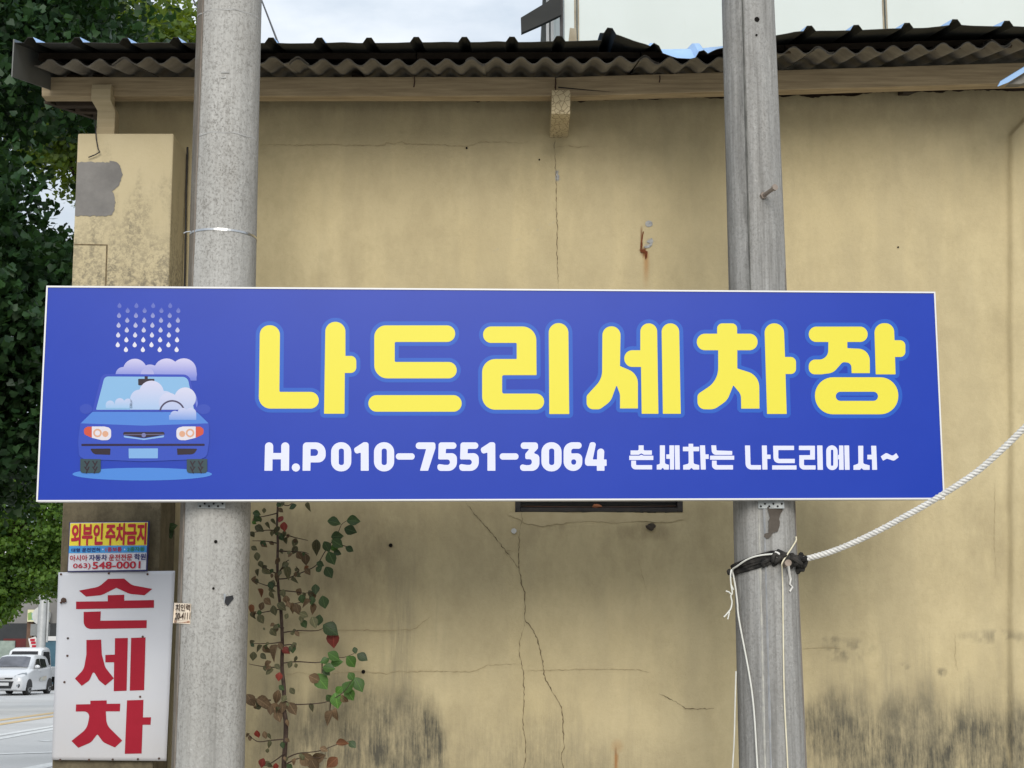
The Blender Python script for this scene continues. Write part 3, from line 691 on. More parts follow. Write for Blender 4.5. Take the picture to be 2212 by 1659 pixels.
def pole_material(name, dark, mid, light, pit, streak):
    t = NT(name)
    a = t.noise(2.2, 6, .6, (1, 1, .5)); base = t.mix(t.ramp(a, .3, .7), mid, light)
    zone = t.ramp(t.noise(2.6, 5, .65, (1.4, 1.4, .5)), .38, .64)
    sp = t.noise(85, 5, .75, (1, 1, .8)); base = t.mix(t.math('MULTIPLY', t.ramp(sp, .50, .62), t.math('MULTIPLY', t.math('ADD', zone, .35), pit * .62)), base, dark)
    sp2 = t.noise(30, 8, .8, (1, 1, .8)); base = t.mix(t.math('MULTIPLY', t.ramp(sp2, .52, .64), t.math('MULTIPLY', t.math('ADD', zone, .2), pit * .55)), base, dark)
    base = t.mix(t.math('MULTIPLY', t.ramp(t.noise(3.2, 6, .7, (1.5, 1.5, .4)), .5, .75), .35), base, L3(.27, .25, .22))
    ws = t.noise(60, 5, .75, (1, 1, .8)); base = t.mix(t.math('MULTIPLY', t.ramp(ws, .56, .7), .6), base, L3(.56, .56, .54))
    stn = t.noise(9, 6, .65, (5, 5, .12)); base = t.mix(t.math('MULTIPLY', t.ramp(stn, .42, .68), streak), base, dark)
    bd = t.math('MULTIPLY', t.attr('band'), t.ramp(t.noise(11, 6, .7, (2, 2, .35)), .05, .5)); base = t.mix(bd, base, L3(.14, .122, .10))
    base = t.mix(t.math('MULTIPLY', t.attr('drip'), t.ramp(t.noise(20, 6, .7, (2, 2, .3)), .3, .62)), base, L3(.085, .085, .08))
    t.color(base); t.bump(t.math('SUBTRACT', t.noise(90, 3), t.ramp(sp, .50, .62)), .35, .004); return t.fin(.9, .2)
M_pole1 = pole_material('spun_concrete', L3(.15, .142, .128), L3(.335, .33, .312), L3(.425, .42, .402), 1.0, .3)
M_pole2 = pole_material('spun_concrete_grey', L3(.14, .14, .135), L3(.31, .312, .306), L3(.41, .412, .405), .7, .75)
def make_pole(P, label, mat, ztop, bandfn, dripfn):
    root = thing('concrete_pole', label, 'pole', (P.ax(0)[0], P.Y, 0), 'concrete poles holding the blue sign')
    n, K = 56, 130; vs = []; band = []; drip = []
    for j in range(K + 1):
        z = ztop * j / K
        for i in range(n):
            a = -math.pi + 2 * math.pi * i / n
            q = P.pt(a, z, .0012 * math.sin(5 * a + z * 2)); vs.append(q); band.append(bandfn(a, z)); drip.append(dripfn(a, z))
    fs = [(j * n + i, j * n + (i + 1) % n, (j + 1) * n + (i + 1) % n, (j + 1) * n + i) for j in range(K) for i in range(n)] + [tuple(range(K * n, K * n + n))]
    m = MB(); m.add(vs, fs); o = m.build('shaft', mat, root, smooth=True)
    for nm, arr in (('band', band), ('drip', drip)):
        at_ = o.data.attributes.new(nm, 'FLOAT', 'POINT'); at_.data.foreach_set('value', np.array(arr, np.float32))
    return root
P1 = Pole(7.70, 428, 565, 372, 528); P2 = Pole(7.84, 1560, 1672, 1597, 1742)
ss = lambda a, b, x: float(sstep(a, b, np.array(x)))
seam1 = lambda z: math.radians(-53 + 2.6 * (z - 1))
def b1(a, z): return 1.0 * (1 - ss(-.02, .02, a - seam1(z))) * ss(-1.75, -1.5, a) + .4 * ss(.75, 1.35, a) * (1 if z < 2 else .5)
def d1(a, z): return .9 * math.exp(-((a + 1.12) / .14) ** 2) * math.exp(-((z - 3.95) / .16) ** 2) + .35 * ss(-.15, .25, a) * (1 - ss(.25, .6, a)) * (1 - ss(1.3, 1.9, z)) + .25 * ss(.4, .9, a) * ss(2.4, 3.6, z)
def b2(a, z): return .25
def d2(a, z):
    s_ = math.radians(-25)
    return .75 * math.exp(-((a - s_ + .04) / .18) ** 2) * ss(2, 3, z) + .3 * math.exp(-((a - .55) / .25) ** 2) * ss(2, 3.5, z) + .35 * (1 - ss(-1.1, -.6, a)) + .35 * math.exp(-((a + .12) / .1) ** 2) * (1 - ss(2, 2.4, z))
pole1 = make_pole(P1, 'thick pale concrete pole beside the yellow pillar, behind the left part of the sign', M_pole1, 8.2, b1, d1)
pole2 = make_pole(P2, 'slimmer grey concrete pole with a black rope knot tied round it', M_pole2, 8.2, b2, d2)
M_seam = pmat('mould_seam', L3(.15, .12, .095), L3(.22, .19, .16), 12, .9)
def seam(P, angf, z0, z1, w, mat, root, nm='mould_seam', n=60):
    vs = []
    for i in range(n + 1):
        z = z0 + (z1 - z0) * i / n; a = angf(z); dw = w / P.ax(z)[2] * random.uniform(.4, 1.1) / 2
        vs += [P.pt(a - dw, z, .0015), P.pt(a, z, .004), P.pt(a + dw, z, .0015)]
    m = MB(); m.add(vs, [f for i in range(n) for f in ((3 * i, 3 * i + 1, 3 * i + 4, 3 * i + 3), (3 * i + 1, 3 * i + 2, 3 * i + 5, 3 * i + 4))])
    return m.build(nm, mat, root)
seam(P1, seam1, .2, 8.1, .012, M_seam, pole1)
seam(P2, lambda z: math.radians(-25 + (z - 1) * 1.0), 2.3, 8.1, .012, pmat('dark_seam', L3(.06, .06, .055), L3(.12, .12, .11), 12), pole2)
seam(P2, lambda z: math.radians(-24 + z * 2), .2, 2.4, .013, pmat('cream_seam', L3(.40, .39, .35), L3(.30, .30, .285), 40), pole2)
seam(P2, lambda z: math.radians(-14 + z * 2), .2, 2.4, .012, pmat('blue_grey_seam', L3(.20, .21, .225), L3(.29, .295, .30), 18), pole2)
seam(P2, lambda z: math.radians(62 + z), .2, 3.4, .008, M_seam, pole2)
# circumferential pour marks on the left pole
def ring(P, z, a0, a1, w, mat, root, nm, tilt=0, wav=.004, proud=.003, n=40):
    vs = []
    for i in range(n + 1):
        a = a0 + (a1 - a0) * i / n; zz = z + tilt * math.sin(a) + wav * math.sin(9 * a + z) * random.uniform(.3, 1)
        vs += [P.pt(a, zz - w / 2, .0005), P.pt(a, zz - w / 2, proud), P.pt(a, zz + w / 2, proud), P.pt(a, zz + w / 2, .0005)]
    m = MB(); m.add(vs, [(4 * i + k, 4 * i + 4 + k, 4 * i + 5 + k, 4 * i + 1 + k) for i in range(n) for k in range(3)])
    return m.build(nm, mat, root)
M_pour = pmat('pour_mark', L3(.26, .255, .245), L3(.36, .36, .35), 20)
zq = P1.hit(500, 287).z; ring(P1, zq, -.75, 1.3, .007, M_pour, pole1, 'pour_mark', wav=.005, proud=.0012)
zq = P1.hit(495, 20).z; ring(P1, zq, -1.2, 1.3, .007, M_pour, pole1, 'pour_mark', proud=.0012)
M_steel = pmat('bright_steel', L3(.62, .63, .64), L3(.5, .5, .5), 14, .28, .5, metal=1)
zq = P1.hit(482, 495).z; ring(P1, zq, -math.pi, math.pi, .010, M_steel, pole1, 'steel_band', tilt=-.004, wav=0, proud=.0025, n=64)
m = MB(); q = P1.hit(412, 500, .005); m.tube([q, q + Vector((-.02, -.005, -.004)), q + Vector((-.032, -.01, -.012))], .003, 6); m.build('band_tail', M_steel, pole1)
for y, x, w in ((157, 486, 18), (168, 483, 10)):
    p, q = P1.hit(x - w / 2, y, .001), P1.hit(x + w / 2, y, .001); m = MB(); m.tube([p, (P1.hit(x, y, .002)), q], .004, 6); m.build('cast_mark', M_pour, pole1)
for P, x, y, r in ((P1, 466, 1170, .008), (P1, 461, 1271, .006), (P2, 1635, 42, .013), (P2, 1634, 76, .006)):
    h = P.hit(x, y, 0); cx, cy, rr = P.ax(h.z); nrm = Vector((h.x - cx, h.y - cy, 0)); m = MB(); m.disc(h, nrm, r, .003, 12); m.build('bolt_hole', M_hole, pole1 if P is P1 else pole2)
# torn brown patch below the sign on the right pole, black tape on the left one
rag_ = [(1657, 1096), (1692, 1094), (1690, 1104), (1685, 1112), (1683, 1122), (1685, 1130), (1683, 1140), (1680, 1148), (1670, 1152), (1665, 1160), (1656, 1164), (1650, 1160), (1652, 1153), (1660, 1150), (1661, 1138), (1660, 1126), (1664, 1118), (1660, 1108)]
sheet('torn_tape', [jag(rag_)] if False else [rough_edge(rag_, .8, 4)], P2.hit, .006, pmat('brown_tape', L3(.055, .045, .036), L3(.085, .072, .06), 9, .7, .2), pole2)
sheet('tape_scrap', [[(486, 1289), (503, 1286), (505, 1293), (492, 1309), (486, 1303)]], P1.hit, .006, pmat('black_tape', L3(.02, .02, .022), None, 9, .4, .4), pole1)
sheet('foil_scrap', [[(483, 1282), (488, 1284), (486, 1296), (484, 1304)]], P1.hit, .007, M_steel, pole1)
# sticker wrapped round the left pole
sv_ = [P1.hit(376.5 - 3 * j / 8 + (36.5 + j / 8) * i / 8, 1302 + 44 * j / 8 + .3 * i, .004) for j in range(9) for i in range(9)]
m = MB(); m.add(sv_, [(9 * j + i, 9 * j + i + 1, 9 * j + i + 10, 9 * j + i + 9) for j in range(8) for i in range(8)])
st = setp(m.build('paper_sticker', pmat('cream_paper', L3(.66, .55, .44), L3(.72, .62, .5), 5, .7), smooth=True), 'small cream paper sticker with dark lettering wrapped on the edge of the left pole', 'sticker')
M_ink = pmat('brown_ink', L3(.05, .025, .015), None, 5, .7)
fit_text('lettering', '치인력', [(379, 1305), (411, 1305), (410, 1320), (379, 1320)], P1.hit, .006, M_ink, st, .0, .018)
fit_text('lettering', '20-4111', [(379, 1324), (411, 1323), (410, 1338), (377, 1338)], P1.hit, .006, M_ink, st, .0, .018)
sheet('ink_band', [[(376 + 4.2 * i, 1340 + .1 * i) for i in range(9)] + [(409.6 - 4.2 * i, 1345.5 - .1 * i) for i in range(9)]], P1.hit, .006, pmat('red_brown_ink', L3(.22, .07, .03), L3(.5, .35, .25), 120, .7), st)

# ------------------------------------------------------------------ the big blue sign
A0 = at(100, 617, 7.40); SN = Vector((-.07, 1, 0)).normalized()
def SPt(x, y, off=0.0):
    d = ray(x, y); t = ((A0 - O).dot(SN) - off) / d.dot(SN); return O + d * t
sg = thing('shop_sign', 'large blue car wash sign board with yellow lettering, fixed to both poles', 'sign', SPt(1060, 1080) + SN * .03)
q4 = [(100, 617), (2020.5, 630), (2041, 1078.5), (78, 1083.5)]
inn = [(103.2, 620.6), (2017.6, 633.2), (2037.8, 1075.2), (81.6, 1080.2)]
t = NT('blue_vinyl'); t.color(t.mix(t.ramp(t.noise(3, 3), .4, .6), L3(.0065, .034, .325), L3(.0075, .036, .335))); t.b.inputs['Coat Weight'].default_value = .0; M_blue = t.fin(.30, .19)
t = NT('white_frame'); t.color(L3(.60, .60, .60)); M_white = t.fin(.4, .5)
m = MB()
for a, b in ((0, 1), (1, 2), (2, 3), (3, 0)):
    vs = [SPt(*q4[a], .004), SPt(*q4[b], .004), SPt(*inn[b], .004), SPt(*inn[a], .004)]; m.prism(vs, SN * .06)
m.build('frame', M_white, sg)
m = MB(); m.prism([SPt(*p, 0) for p in inn], SN * .04); panel = m.build('panel', M_blue, sg)
m = MB(); m.prism([SPt(x, y, -.0405) for x, y in inn], SN * .014); m.build('back_plate', M_steel, sg)
LZ = [.0006, .0012]
def ink(name, c, rough=.3): return pmat(name, c, None, 5, rough, .18)
zB = zc(950, 1200, 1.63852); zC = zc(2250, 1200, 1.47467)
title = [('나', zB, [[(120, 132, 62), (250, 132, 62), (246, 562, 6), (500, 562, 54), (500, 670, 54), (112, 670, 75)],
    [(543, 110, 64), (672, 110, 64), (672, 330, 0), (742, 330, 55), (742, 440, 55), (668, 440, 0), (666, 703, 3), (534, 703, 3)]], []),
 ('드', zB, [[(858, 133, 75), (1380, 133, 53), (1380, 240, 53), (990, 240, 8), (990, 369, 8), (1390, 369, 53), (1390, 475, 53), (858, 475, 85)],
    [(820, 583, 53), (1422, 583, 53), (1422, 690, 53), (820, 690, 53)]], []),
 ('리', zB, [[(1560, 140, 52), (1903, 140, 90), (1905, 454, 2), (1683, 454, 12), (1683, 573, 12), (1954, 573, 52), (1954, 677, 52), (1554, 677, 85), (1554, 350, 85), (1777, 350, 4), (1777, 246, 8), (1560, 246, 52)],
    [(1983, 118, 63), (2110, 118, 63), (2116, 705, 3), (1987, 705, 3)]], []),
 ('세', zC, [[(180, 125, 52), (286, 125, 52), (282, 356, 4), (386, 400, 120), (386, 602, 2), (282, 602, 2), (282, 520, 60), (262, 466, 3), (228, 560, 90), (165, 607, 40), (88, 607, 46), (88, 528, 30), (178, 430, 120)],
    [(400, 108, 48), (497, 108, 48), (505, 633, 2), (408, 633, 2), (404, 361, 0), (307, 361, 47), (307, 264, 47), (400, 264, 0)],
    [(523, 108, 50), (625, 108, 50), (635, 633, 2), (531, 633, 2)]], []),
 ('차', zC, [[(846, 108, 56), (962, 108, 56), (962, 168, 0), (1081, 168, 47), (1081, 264, 47), (963, 264, 0), (963, 370, 4), (1090, 410, 130), (1092, 603, 2), (986, 603, 2), (984, 520, 60), (940, 467, 3), (905, 555, 100), (830, 607, 70), (732, 607, 46), (732, 520, 30), (852, 440, 150), (852, 264, 0), (728, 264, 47), (728, 168, 47), (846, 168, 0)],
    [(1120, 108, 56), (1233, 108, 56), (1240, 303, 0), (1304, 303, 48), (1304, 402, 48), (1243, 402, 0), (1250, 634, 2), (1136, 634, 2)]], []),
 ('장', zC, [[(1378, 127, 44), (1720, 127, 44), (1720, 216, 44), (1602, 216, 0), (1602, 252, 4), (1732, 258, 120), (1733, 397, 2), (1627, 397, 2), (1625, 338, 40), (1575, 332, 25), (1520, 395, 70), (1450, 404, 40), (1378, 404, 42), (1378, 318, 38), (1490, 318, 95), (1492, 216, 0), (1378, 216, 44)],
    [(1758, 107, 56), (1872, 107, 56), (1876, 206, 0), (1939, 206, 47), (1939, 303, 47), (1879, 303, 0), (1882, 404, 2), (1767, 404, 2)],
    [(1414, 421, 105), (1898, 421, 105), (1898, 636, 105), (1414, 636, 105)]], [[(1535, 505, 27), (1780, 505, 27), (1780, 558, 27), (1535, 558, 27)]])]
M_yel = ink('yellow_vinyl', L3(.64, .575, .055)); M_mid = ink('mid_blue_vinyl', L3(.014, .085, .42))
shapes = []
for ch, z, polys, holes in title:
    loops = [[z(*p) for p in fillet(P, 10)] for P in polys]; hl = [[z(*p) for p in fillet(P, 8)] for P in holes]
    shapes += [[L] for L in loops[:-1]] + [[loops[-1]] + hl] if hl else [[L] for L in loops]
    m = MB()
    for i, L in enumerate(loops):
        fl, tr = tess([L] + (hl if (hl and i == len(loops) - 1) else [])); m.add([SPt(x, y, LZ[1]) for x, y in fl], tr)
    m.build('letter', M_yel, sg)
sheet('letter_outline', union(shapes, 1.25, 8.7), SPt, LZ[0], M_mid, sg)
zP = zc(1000, 1720, 1.55775)
sh = lambda P, dx: [(p[0] + dx,) + tuple(p[1:]) for p in P]
five = [(1133, 34, 16), (1242, 34, 20), (1242, 74, 20), (1178, 74, 4), (1176, 101, 2), (1245, 99, 50), (1245, 209, 53), (1125, 209, 38), (1125, 165, 14), (1170, 172, 8), (1202, 172, 18), (1202, 139, 16), (1130, 139, 8)]
one = [(672, 33, 16), (703, 33, 24), (704, 208, 2), (655, 208, 2), (655, 96, 4), (622, 106, 16), (612, 72, 14)]
zo = [(473, 33, 60), (597, 33, 60), (597, 212, 60), (473, 212, 60)]; zi = [(520, 72, 14), (552, 72, 14), (552, 173, 14), (520, 173, 14)]
dash = [(870, 101, 19), (986, 101, 19), (986, 140, 19), (870, 140, 19)]
phone = [[[(68, 34, 24), (118, 34, 24), (118, 99, 0), (167, 99, 0), (167, 34, 24), (217, 34, 24), (215, 208, 2), (165, 208, 2), (165, 138, 0), (114, 138, 0), (113, 208, 2), (64, 208, 2)]],
 [ell(257, 188, 25)], [[(300, 34, 24), (440, 34, 62), (440, 157, 62), (347, 157, 2), (346, 208, 2), (298, 208, 2)], [(347, 75, 2), (393, 75, 20), (393, 117, 20), (347, 117, 2)]],
 [zo, zi], [one], [sh(zo, 263), sh(zi, 263)], [dash], [[(992, 34, 20), (1113, 34, 14), (1113, 70, 12), (1068, 208, 3), (1018, 208, 3), (1056, 75, 3), (992, 75, 20)]],
 [five], [sh(five, 134)], [sh(one, 777)], [sh(dash, 637)],
 [[(1636, 34, 19), (1742, 34, 18), (1742, 72, 18), (1714, 100, 6), (1751, 112, 40), (1751, 209, 54), (1632, 209, 36), (1632, 166, 16), (1672, 174, 8), (1704, 172, 18), (1704, 137, 14), (1664, 137, 10), (1664, 104, 12), (1690, 74, 4), (1636, 74, 19)]],
 [sh(zo, 1290), sh(zi, 1290)], [[(1899, 33, 62), (2010, 33, 20), (2010, 73, 20), (1946, 73, 18), (1946, 102, 6), (2014, 100, 52), (2014, 209, 56), (1899, 209, 58)], [(1946, 138, 14), (1976, 138, 14), (1976, 171, 14), (1946, 171, 14)]],
 [[(2062, 33, 14), (2100, 33, 22), (2078, 139, 4), (2104, 139, 2), (2106, 72, 22), (2150, 72, 22), (2146, 139, 2), (2163, 139, 3), (2163, 178, 3), (2150, 178, 2), (2150, 208, 2), (2103, 208, 2), (2103, 178, 2), (2030, 178, 22), (2030, 140, 10)]]]
M_lil = ink('white_vinyl', L3(.58, .60, .76))
for G in phone: sheet('digit', [[zP(*p) for p in (fillet(P) if any(len(q_) > 2 for q_ in P) else P)] for P in G], SPt, LZ[0], M_lil, sg)
zQ = zc(2440, 1720, 1.94035)
slogan = [[[(145, 65, 2), (183, 65, 2), (183, 104, 10), (246, 104, 2), (246, 137, 2), (185, 137, 2), (165, 126, 4), (146, 137, 2), (83, 137, 2), (83, 104, 2), (145, 104, 10)]],
 [[(73, 144, 2), (150, 144, 2), (165, 137, 3), (182, 144, 2), (257, 144, 2), (257, 177, 2), (73, 177, 2)]], [[(88, 182, 2), (125, 182, 2), (125, 216, 8), (248, 216, 2), (248, 249, 2), (88, 249, 36)]],
 [[(307, 65, 2), (346, 65, 2), (346, 205, 14), (376, 214, 2), (376, 250, 2), (340, 250, 2), (328, 235, 4), (316, 250, 2), (283, 250, 2), (283, 214, 2), (307, 208, 10)]],
 [[(380, 65, 2), (416, 65, 2), (416, 250, 2), (384, 250, 2), (384, 168, 0), (356, 168, 2), (356, 134, 2), (380, 134, 0)]], [[(420.5, 65, 2), (457, 65, 2), (460, 250, 2), (424, 250, 2)]],
 [[(526, 53, 2), (562, 53, 2), (562, 76, 0), (607, 76, 2), (607, 110, 2), (563, 110, 0), (565, 205, 14), (608, 216, 2), (608, 250, 2), (562, 250, 2), (548, 236, 4), (535, 250, 2), (485, 250, 2), (485, 216, 2), (527, 205, 14), (526, 110, 0), (483, 110, 2), (483, 76, 2), (526, 76, 0)]],
 [[(613, 65, 2), (652, 65, 2), (655, 134, 0), (680, 134, 2), (680, 169, 2), (656, 169, 0), (658, 250, 2), (620, 250, 2)]],
 [[(700, 65, 2), (737, 65, 2), (740, 104, 8), (860, 108, 2), (860, 138, 2), (705, 138, 34)]], [[(690, 144, 2), (875, 144, 2), (875, 175, 2), (690, 175, 2)]], [[(705, 182, 2), (741, 182, 2), (741, 216, 8), (866, 216, 2), (866, 250, 2), (705, 250, 36)]],
 [[(957, 66, 2), (996, 66, 2), (1000, 216, 10), (1080, 216, 2), (1080, 250, 2), (963, 250, 45)]], [[(1086, 66, 2), (1124, 66, 2), (1126, 136, 0), (1153, 136, 2), (1153, 169, 2), (1127, 169, 0), (1129, 250, 2), (1090, 250, 2)]],
 [[(1172, 68, 3), (1332, 68, 2), (1332, 101, 2), (1212, 101, 6), (1212, 168, 10), (1338, 168, 2), (1338, 201, 2), (1176, 201, 42)]], [[(1165, 218, 2), (1351, 218, 2), (1351, 250, 2), (1165, 250, 2)]],
 [[(1369, 68, 2), (1492, 68, 2), (1492, 174, 2), (1408, 174, 4), (1408, 218, 8), (1497, 218, 2), (1497, 250, 2), (1372, 250, 36), (1372, 140, 2), (1455, 140, 2), (1455, 101, 2), (1369, 101, 2)]], [[(1508, 66, 2), (1549, 66, 2), (1553, 252, 2), (1512, 252, 2)]],
 [[(1577, 65, 45), (1664, 65, 45), (1668, 254, 45), (1580, 254, 45)], [(1614, 98, 10), (1632, 98, 10), (1632, 222, 10), (1614, 222, 10)]],
 [[(1676, 66, 2), (1709, 66, 2), (1712, 252, 2), (1676, 252, 2), (1676, 172, 0), (1668, 172, 0), (1668, 138, 0), (1676, 138, 0)]], [[(1716, 66, 2), (1753, 66, 2), (1757, 252, 2), (1720, 252, 2)]],
 [[(1822, 68, 2), (1861, 68, 2), (1861, 205, 14), (1910, 218, 2), (1910, 252, 2), (1862, 252, 2), (1848, 238, 4), (1836, 252, 2), (1786, 252, 2), (1786, 218, 2), (1824, 205, 14)]],
 [[(1921, 68, 2), (1960, 68, 2), (1967, 252, 2), (1929, 252, 2), (1927, 172, 0), (1892, 172, 2), (1892, 137, 2), (1924, 137, 0)]],
 [[(1994, 150, 4), (2036, 122, 18), (2085, 146, 20), (2113, 124, 2), (2132, 156, 4), (2095, 184, 22), (2042, 166, 22), (2012, 182, 3)]]]
groups = [slogan[0:3], slogan[3:6], slogan[6:8], slogan[8:11], slogan[11:13], slogan[13:15], slogan[15:17], slogan[17:20], slogan[20:22], slogan[22:]]
for G in groups:
    m = MB()
    for S in G:
        fl, tr = tess([[zQ(*p) for p in fillet(P)] for P in S]); m.add([SPt(x, y, LZ[0]) for x, y in fl], tr)
    m.build('letter', M_lil, sg)

# the printed picture of a car in foam
zA = zc(130, 1100, 1.84375)
def A(polys, name, layer, mat): return sheet(name, [[zA(*p) for p in (fillet(P) if any(len(q_) > 2 for q_ in P) else P)] for P in polys], SPt, layer * .0003 + .0006, mat, sg)
def grad(name, y0, y1, c0, c1):     # printed colour blend from picture height y0 to y1 of the artwork
    za, zb = SPt(*zA(800, y0)).z - sg.location.z, SPt(*zA(800, y1)).z - sg.location.z
    t = NT(name); s_ = t.n('ShaderNodeSeparateXYZ'); t.l(t.tc.outputs['Object'], s_.inputs[0])
    mr = t.n('ShaderNodeMapRange'); mr.inputs['From Min'].default_value = za; mr.inputs['From Max'].default_value = zb; t.l(s_.outputs[2], mr.inputs[0])
    t.color(t.mix(mr.outputs[0], c0, c1)); return t.fin(.42, .5)
S_ = lambda r, g, b, k=.60: tuple(c * k for c in srgb(r, g, b)[:3]) + (1,)
A([ell(793, 1414, 507, 46, 48)], 'printed_puddle', 0, ink('puddle_print', S_(84, 150, 240)))
M_faint = ink('faint_print', S_(56, 84, 200)); A([ell(385, 940, 46, 36)], 'printed_mirror', 0, M_faint); A([ell(1238, 942, 50, 36)], 'printed_mirror', 0, M_faint)
def foam(circs, clip, layer, mat, extra=()):
    shp = [[ell(*c)] for c in circs] + [[fillet(e)] for e in extra]
    L = union(shp, 3.0); L2 = []
    for P in L:
        out = []                       # clip below the base line
        for i in range(len(P)):
            a, b = P[i - 1], P[i]
            if (a[1] <= clip) != (b[1] <= clip): k = (clip - a[1]) / (b[1] - a[1]); out.append((a[0] + (b[0] - a[0]) * k, clip))
            if b[1] <= clip: out.append(b)
        if len(out) > 3: L2.append(out)
    A(L2, 'printed_foam', layer, mat)
g1 = grad('foam_print_upper', 580, 720, S_(216, 212, 252), S_(96, 120, 228))
foam([(655, 692, 56), (740, 664, 88), (800, 690, 60)], 690, 1, g1); foam([(850, 696, 78), (970, 668, 94), (1095, 665, 92), (1120, 690, 70)], 735, 2, g1, [[(1040, 650), (1187, 660, 20), (1187, 760), (1040, 760)]])
foam([(830, 690, 48)], 690, 3, ink('foam_print_overlap', S_(188, 190, 246)))
foam([(1105, 880, 88), (1130, 900, 66)], 950, 1, g1)
A([[(500, 687, 45), (1135, 691, 55), (1194, 962, 0), (430, 960, 0)]], 'printed_roof', 4, ink('roof_print', S_(56, 82, 204)))
A([[(520, 705, 34), (1122, 708, 44), (1170, 946, 6), (457, 947, 6)]], 'printed_windscreen', 5, ink('glass_print', S_(150, 202, 248)))
M_pdark = ink('dark_print', S_(48, 36, 50))
A([[(763, 722, 6), (810, 722, 0), (810, 703, 0), (833, 703, 0), (833, 722, 0), (882, 722, 6), (880, 769, 8), (764, 770, 8)]], 'printed_rear_mirror', 6, M_pdark)
g2 = grad('foam_print_glass', 740, 945, S_(222, 222, 252), S_(172, 206, 250))
foam([(860, 825, 90), (775, 870, 70), (955, 885, 75), (740, 920, 40)], 946, 7, g2, [[(705, 900), (1010, 900), (1010, 960), (705, 960)]])
foam([(1105, 862, 78), (985, 895, 72)], 946, 8, grad('foam_print_side', 780, 946, S_(226, 226, 252), S_(186, 204, 248)), [[(920, 900), (1160, 900), (1166, 960), (920, 960)]])
foam([(560, 912, 33), (630, 898, 36), (690, 897, 32)], 936, 7, grad('foam_print_small', 865, 936, S_(206, 214, 250), S_(160, 206, 250)), [[(528, 910), (722, 900), (722, 940), (528, 940)]])
ow = [(1010 + 96 * math.cos(a), 972 - 96 * math.sin(a)) for a in np.linspace(.28, 2.9, 20)]; iw = [(1010 + 84 * math.cos(a), 972 - 84 * math.sin(a)) for a in np.linspace(2.9, .28, 20)]
A([ow + iw], 'printed_steering_wheel', 9, ink('wheel_print', S_(78, 72, 104)))
A([[(345, 1046), (432, 961, 20), (1190, 963, 20), (1275, 1046), (805, 1064)]], 'printed_bonnet', 10, ink('bonnet_print', S_(88, 146, 238)))
A([[(343, 1043), (350, 1032, 4), (345, 1045), (805, 1062), (1272, 1045), (1278, 1060, 10), (1279, 1180), (1262, 1285, 40), (1220, 1305, 60), (800, 1322, 300), (370, 1305, 60), (335, 1285, 40), (327, 1180)]], 'printed_bumper', 10.5, ink('bumper_print', S_(56, 88, 206)))
foam([(1030, 988, 34), (1085, 968, 36), (1145, 972, 40)], 1020, 11, grad('foam_print_bonnet', 935, 1020, S_(206, 214, 252), S_(110, 160, 240)), [[(988, 985), (1185, 975), (1185, 1025), (988, 1025)]])
M_pw = ink('lamp_print', S_(244, 240, 250)); M_pr = ink('red_print', S_(226, 92, 70)); M_pe = ink('peach_print', S_(240, 184, 152))
mir = lambda P: [(1608 - p[0],) + tuple(p[1:]) for p in P]
for f_ in (lambda P: P, mir):
    A([f_([(427, 1068, 2), (520, 1068, 30), (567, 1080, 45), (567, 1166, 50), (500, 1168, 40), (427, 1150, 2)])], 'printed_headlamp', 12, M_pw)
    A([f_([(426, 1069, 2), (426, 1150, 2), (372, 1125, 20), (368, 1085, 30), (395, 1069, 10)])], 'printed_indicator', 12, M_pr)
    A([f_(ell(468, 1115, 31)), f_(ell(468, 1115, 19))[::-1]], 'printed_lamp_ring', 13, M_pe); A([f_(ell(525, 1122, 22))], 'printed_lamp_ring', 13, M_pe)
    A([f_([(413, 1229, 6), (563, 1228, 3), (560, 1274, 3), (440, 1270, 40)])], 'printed_fog_lamp', 12, M_pdark)
    A([f_([(343, 1303), (492, 1305), (492, 1405, 22), (342, 1405, 22)])], 'printed_tyre', 11, ink('tyre_print', S_(58, 82, 90)))
    for dx in (0, 58):
        for dy in (0, 42):
            A([f_([(370 + dx, 1320 + dy), (379 + dx, 1316 + dy), (392 + dx, 1338 + dy), (404 + dx, 1316 + dy), (412 + dx, 1320 + dy), (390 + dx, 1366 + dy), (382 + dx, 1366 + dy), (388 + dx, 1346 + dy)])], 'printed_tread', 12, M_pdark)
A([[(655, 1108, 10), (953, 1108, 10), (955, 1128, 6), (805, 1152, 60), (655, 1130, 6)]], 'printed_grille', 12, M_pdark)
A([[(655, 1134, 4), (805, 1156, 60), (955, 1132, 4), (948, 1146, 6), (805, 1166, 60), (664, 1148, 6)]], 'printed_grille_lip', 12.5, ink('lip_print', S_(150, 196, 250)))
A([[(660, 1124), (950, 1122), (950, 1129), (660, 1131)]], 'printed_grille_bar', 13, ink('grey_print', S_(110, 104, 140))); A([ell(804, 1131, 16)], 'printed_badge', 14, ink('badge_print', S_(128, 132, 190)))
A([[(350, 1194, 8), (1247, 1193, 8), (1247, 1209, 8), (350, 1210, 8)]], 'printed_trim', 12, ink('trim_print', S_(40, 28, 70)))
A([[(694, 1228, 4), (907, 1227, 4), (906, 1299, 4), (695, 1299, 4)]], 'printed_number_plate', 12, ink('plate_print', S_(140, 192, 248)))
m = MB()
for k, x in enumerate((615, 676, 738, 799, 860, 921, 983, 1044)):
    for r in range(5):
        y = (474, 509)[k % 2] - r * 71; xx = x + (474 - y) * .045
        P = [(xx + 15 * math.sin(a), y + 4 - 15 * math.cos(a)) for a in np.linspace(.9, 2 * math.pi - .9, 12)] + [(xx, y - 21)]
        fl, tr = tess([[zA(*p) for p in P]]); m.add([SPt(px, py, LZ[0]) for px, py in fl], tr)
setp(m.build('printed_drops', grad('drop_print', 450, 215, S_(238, 238, 255), S_(66, 92, 202)), sg), kind='stuff')
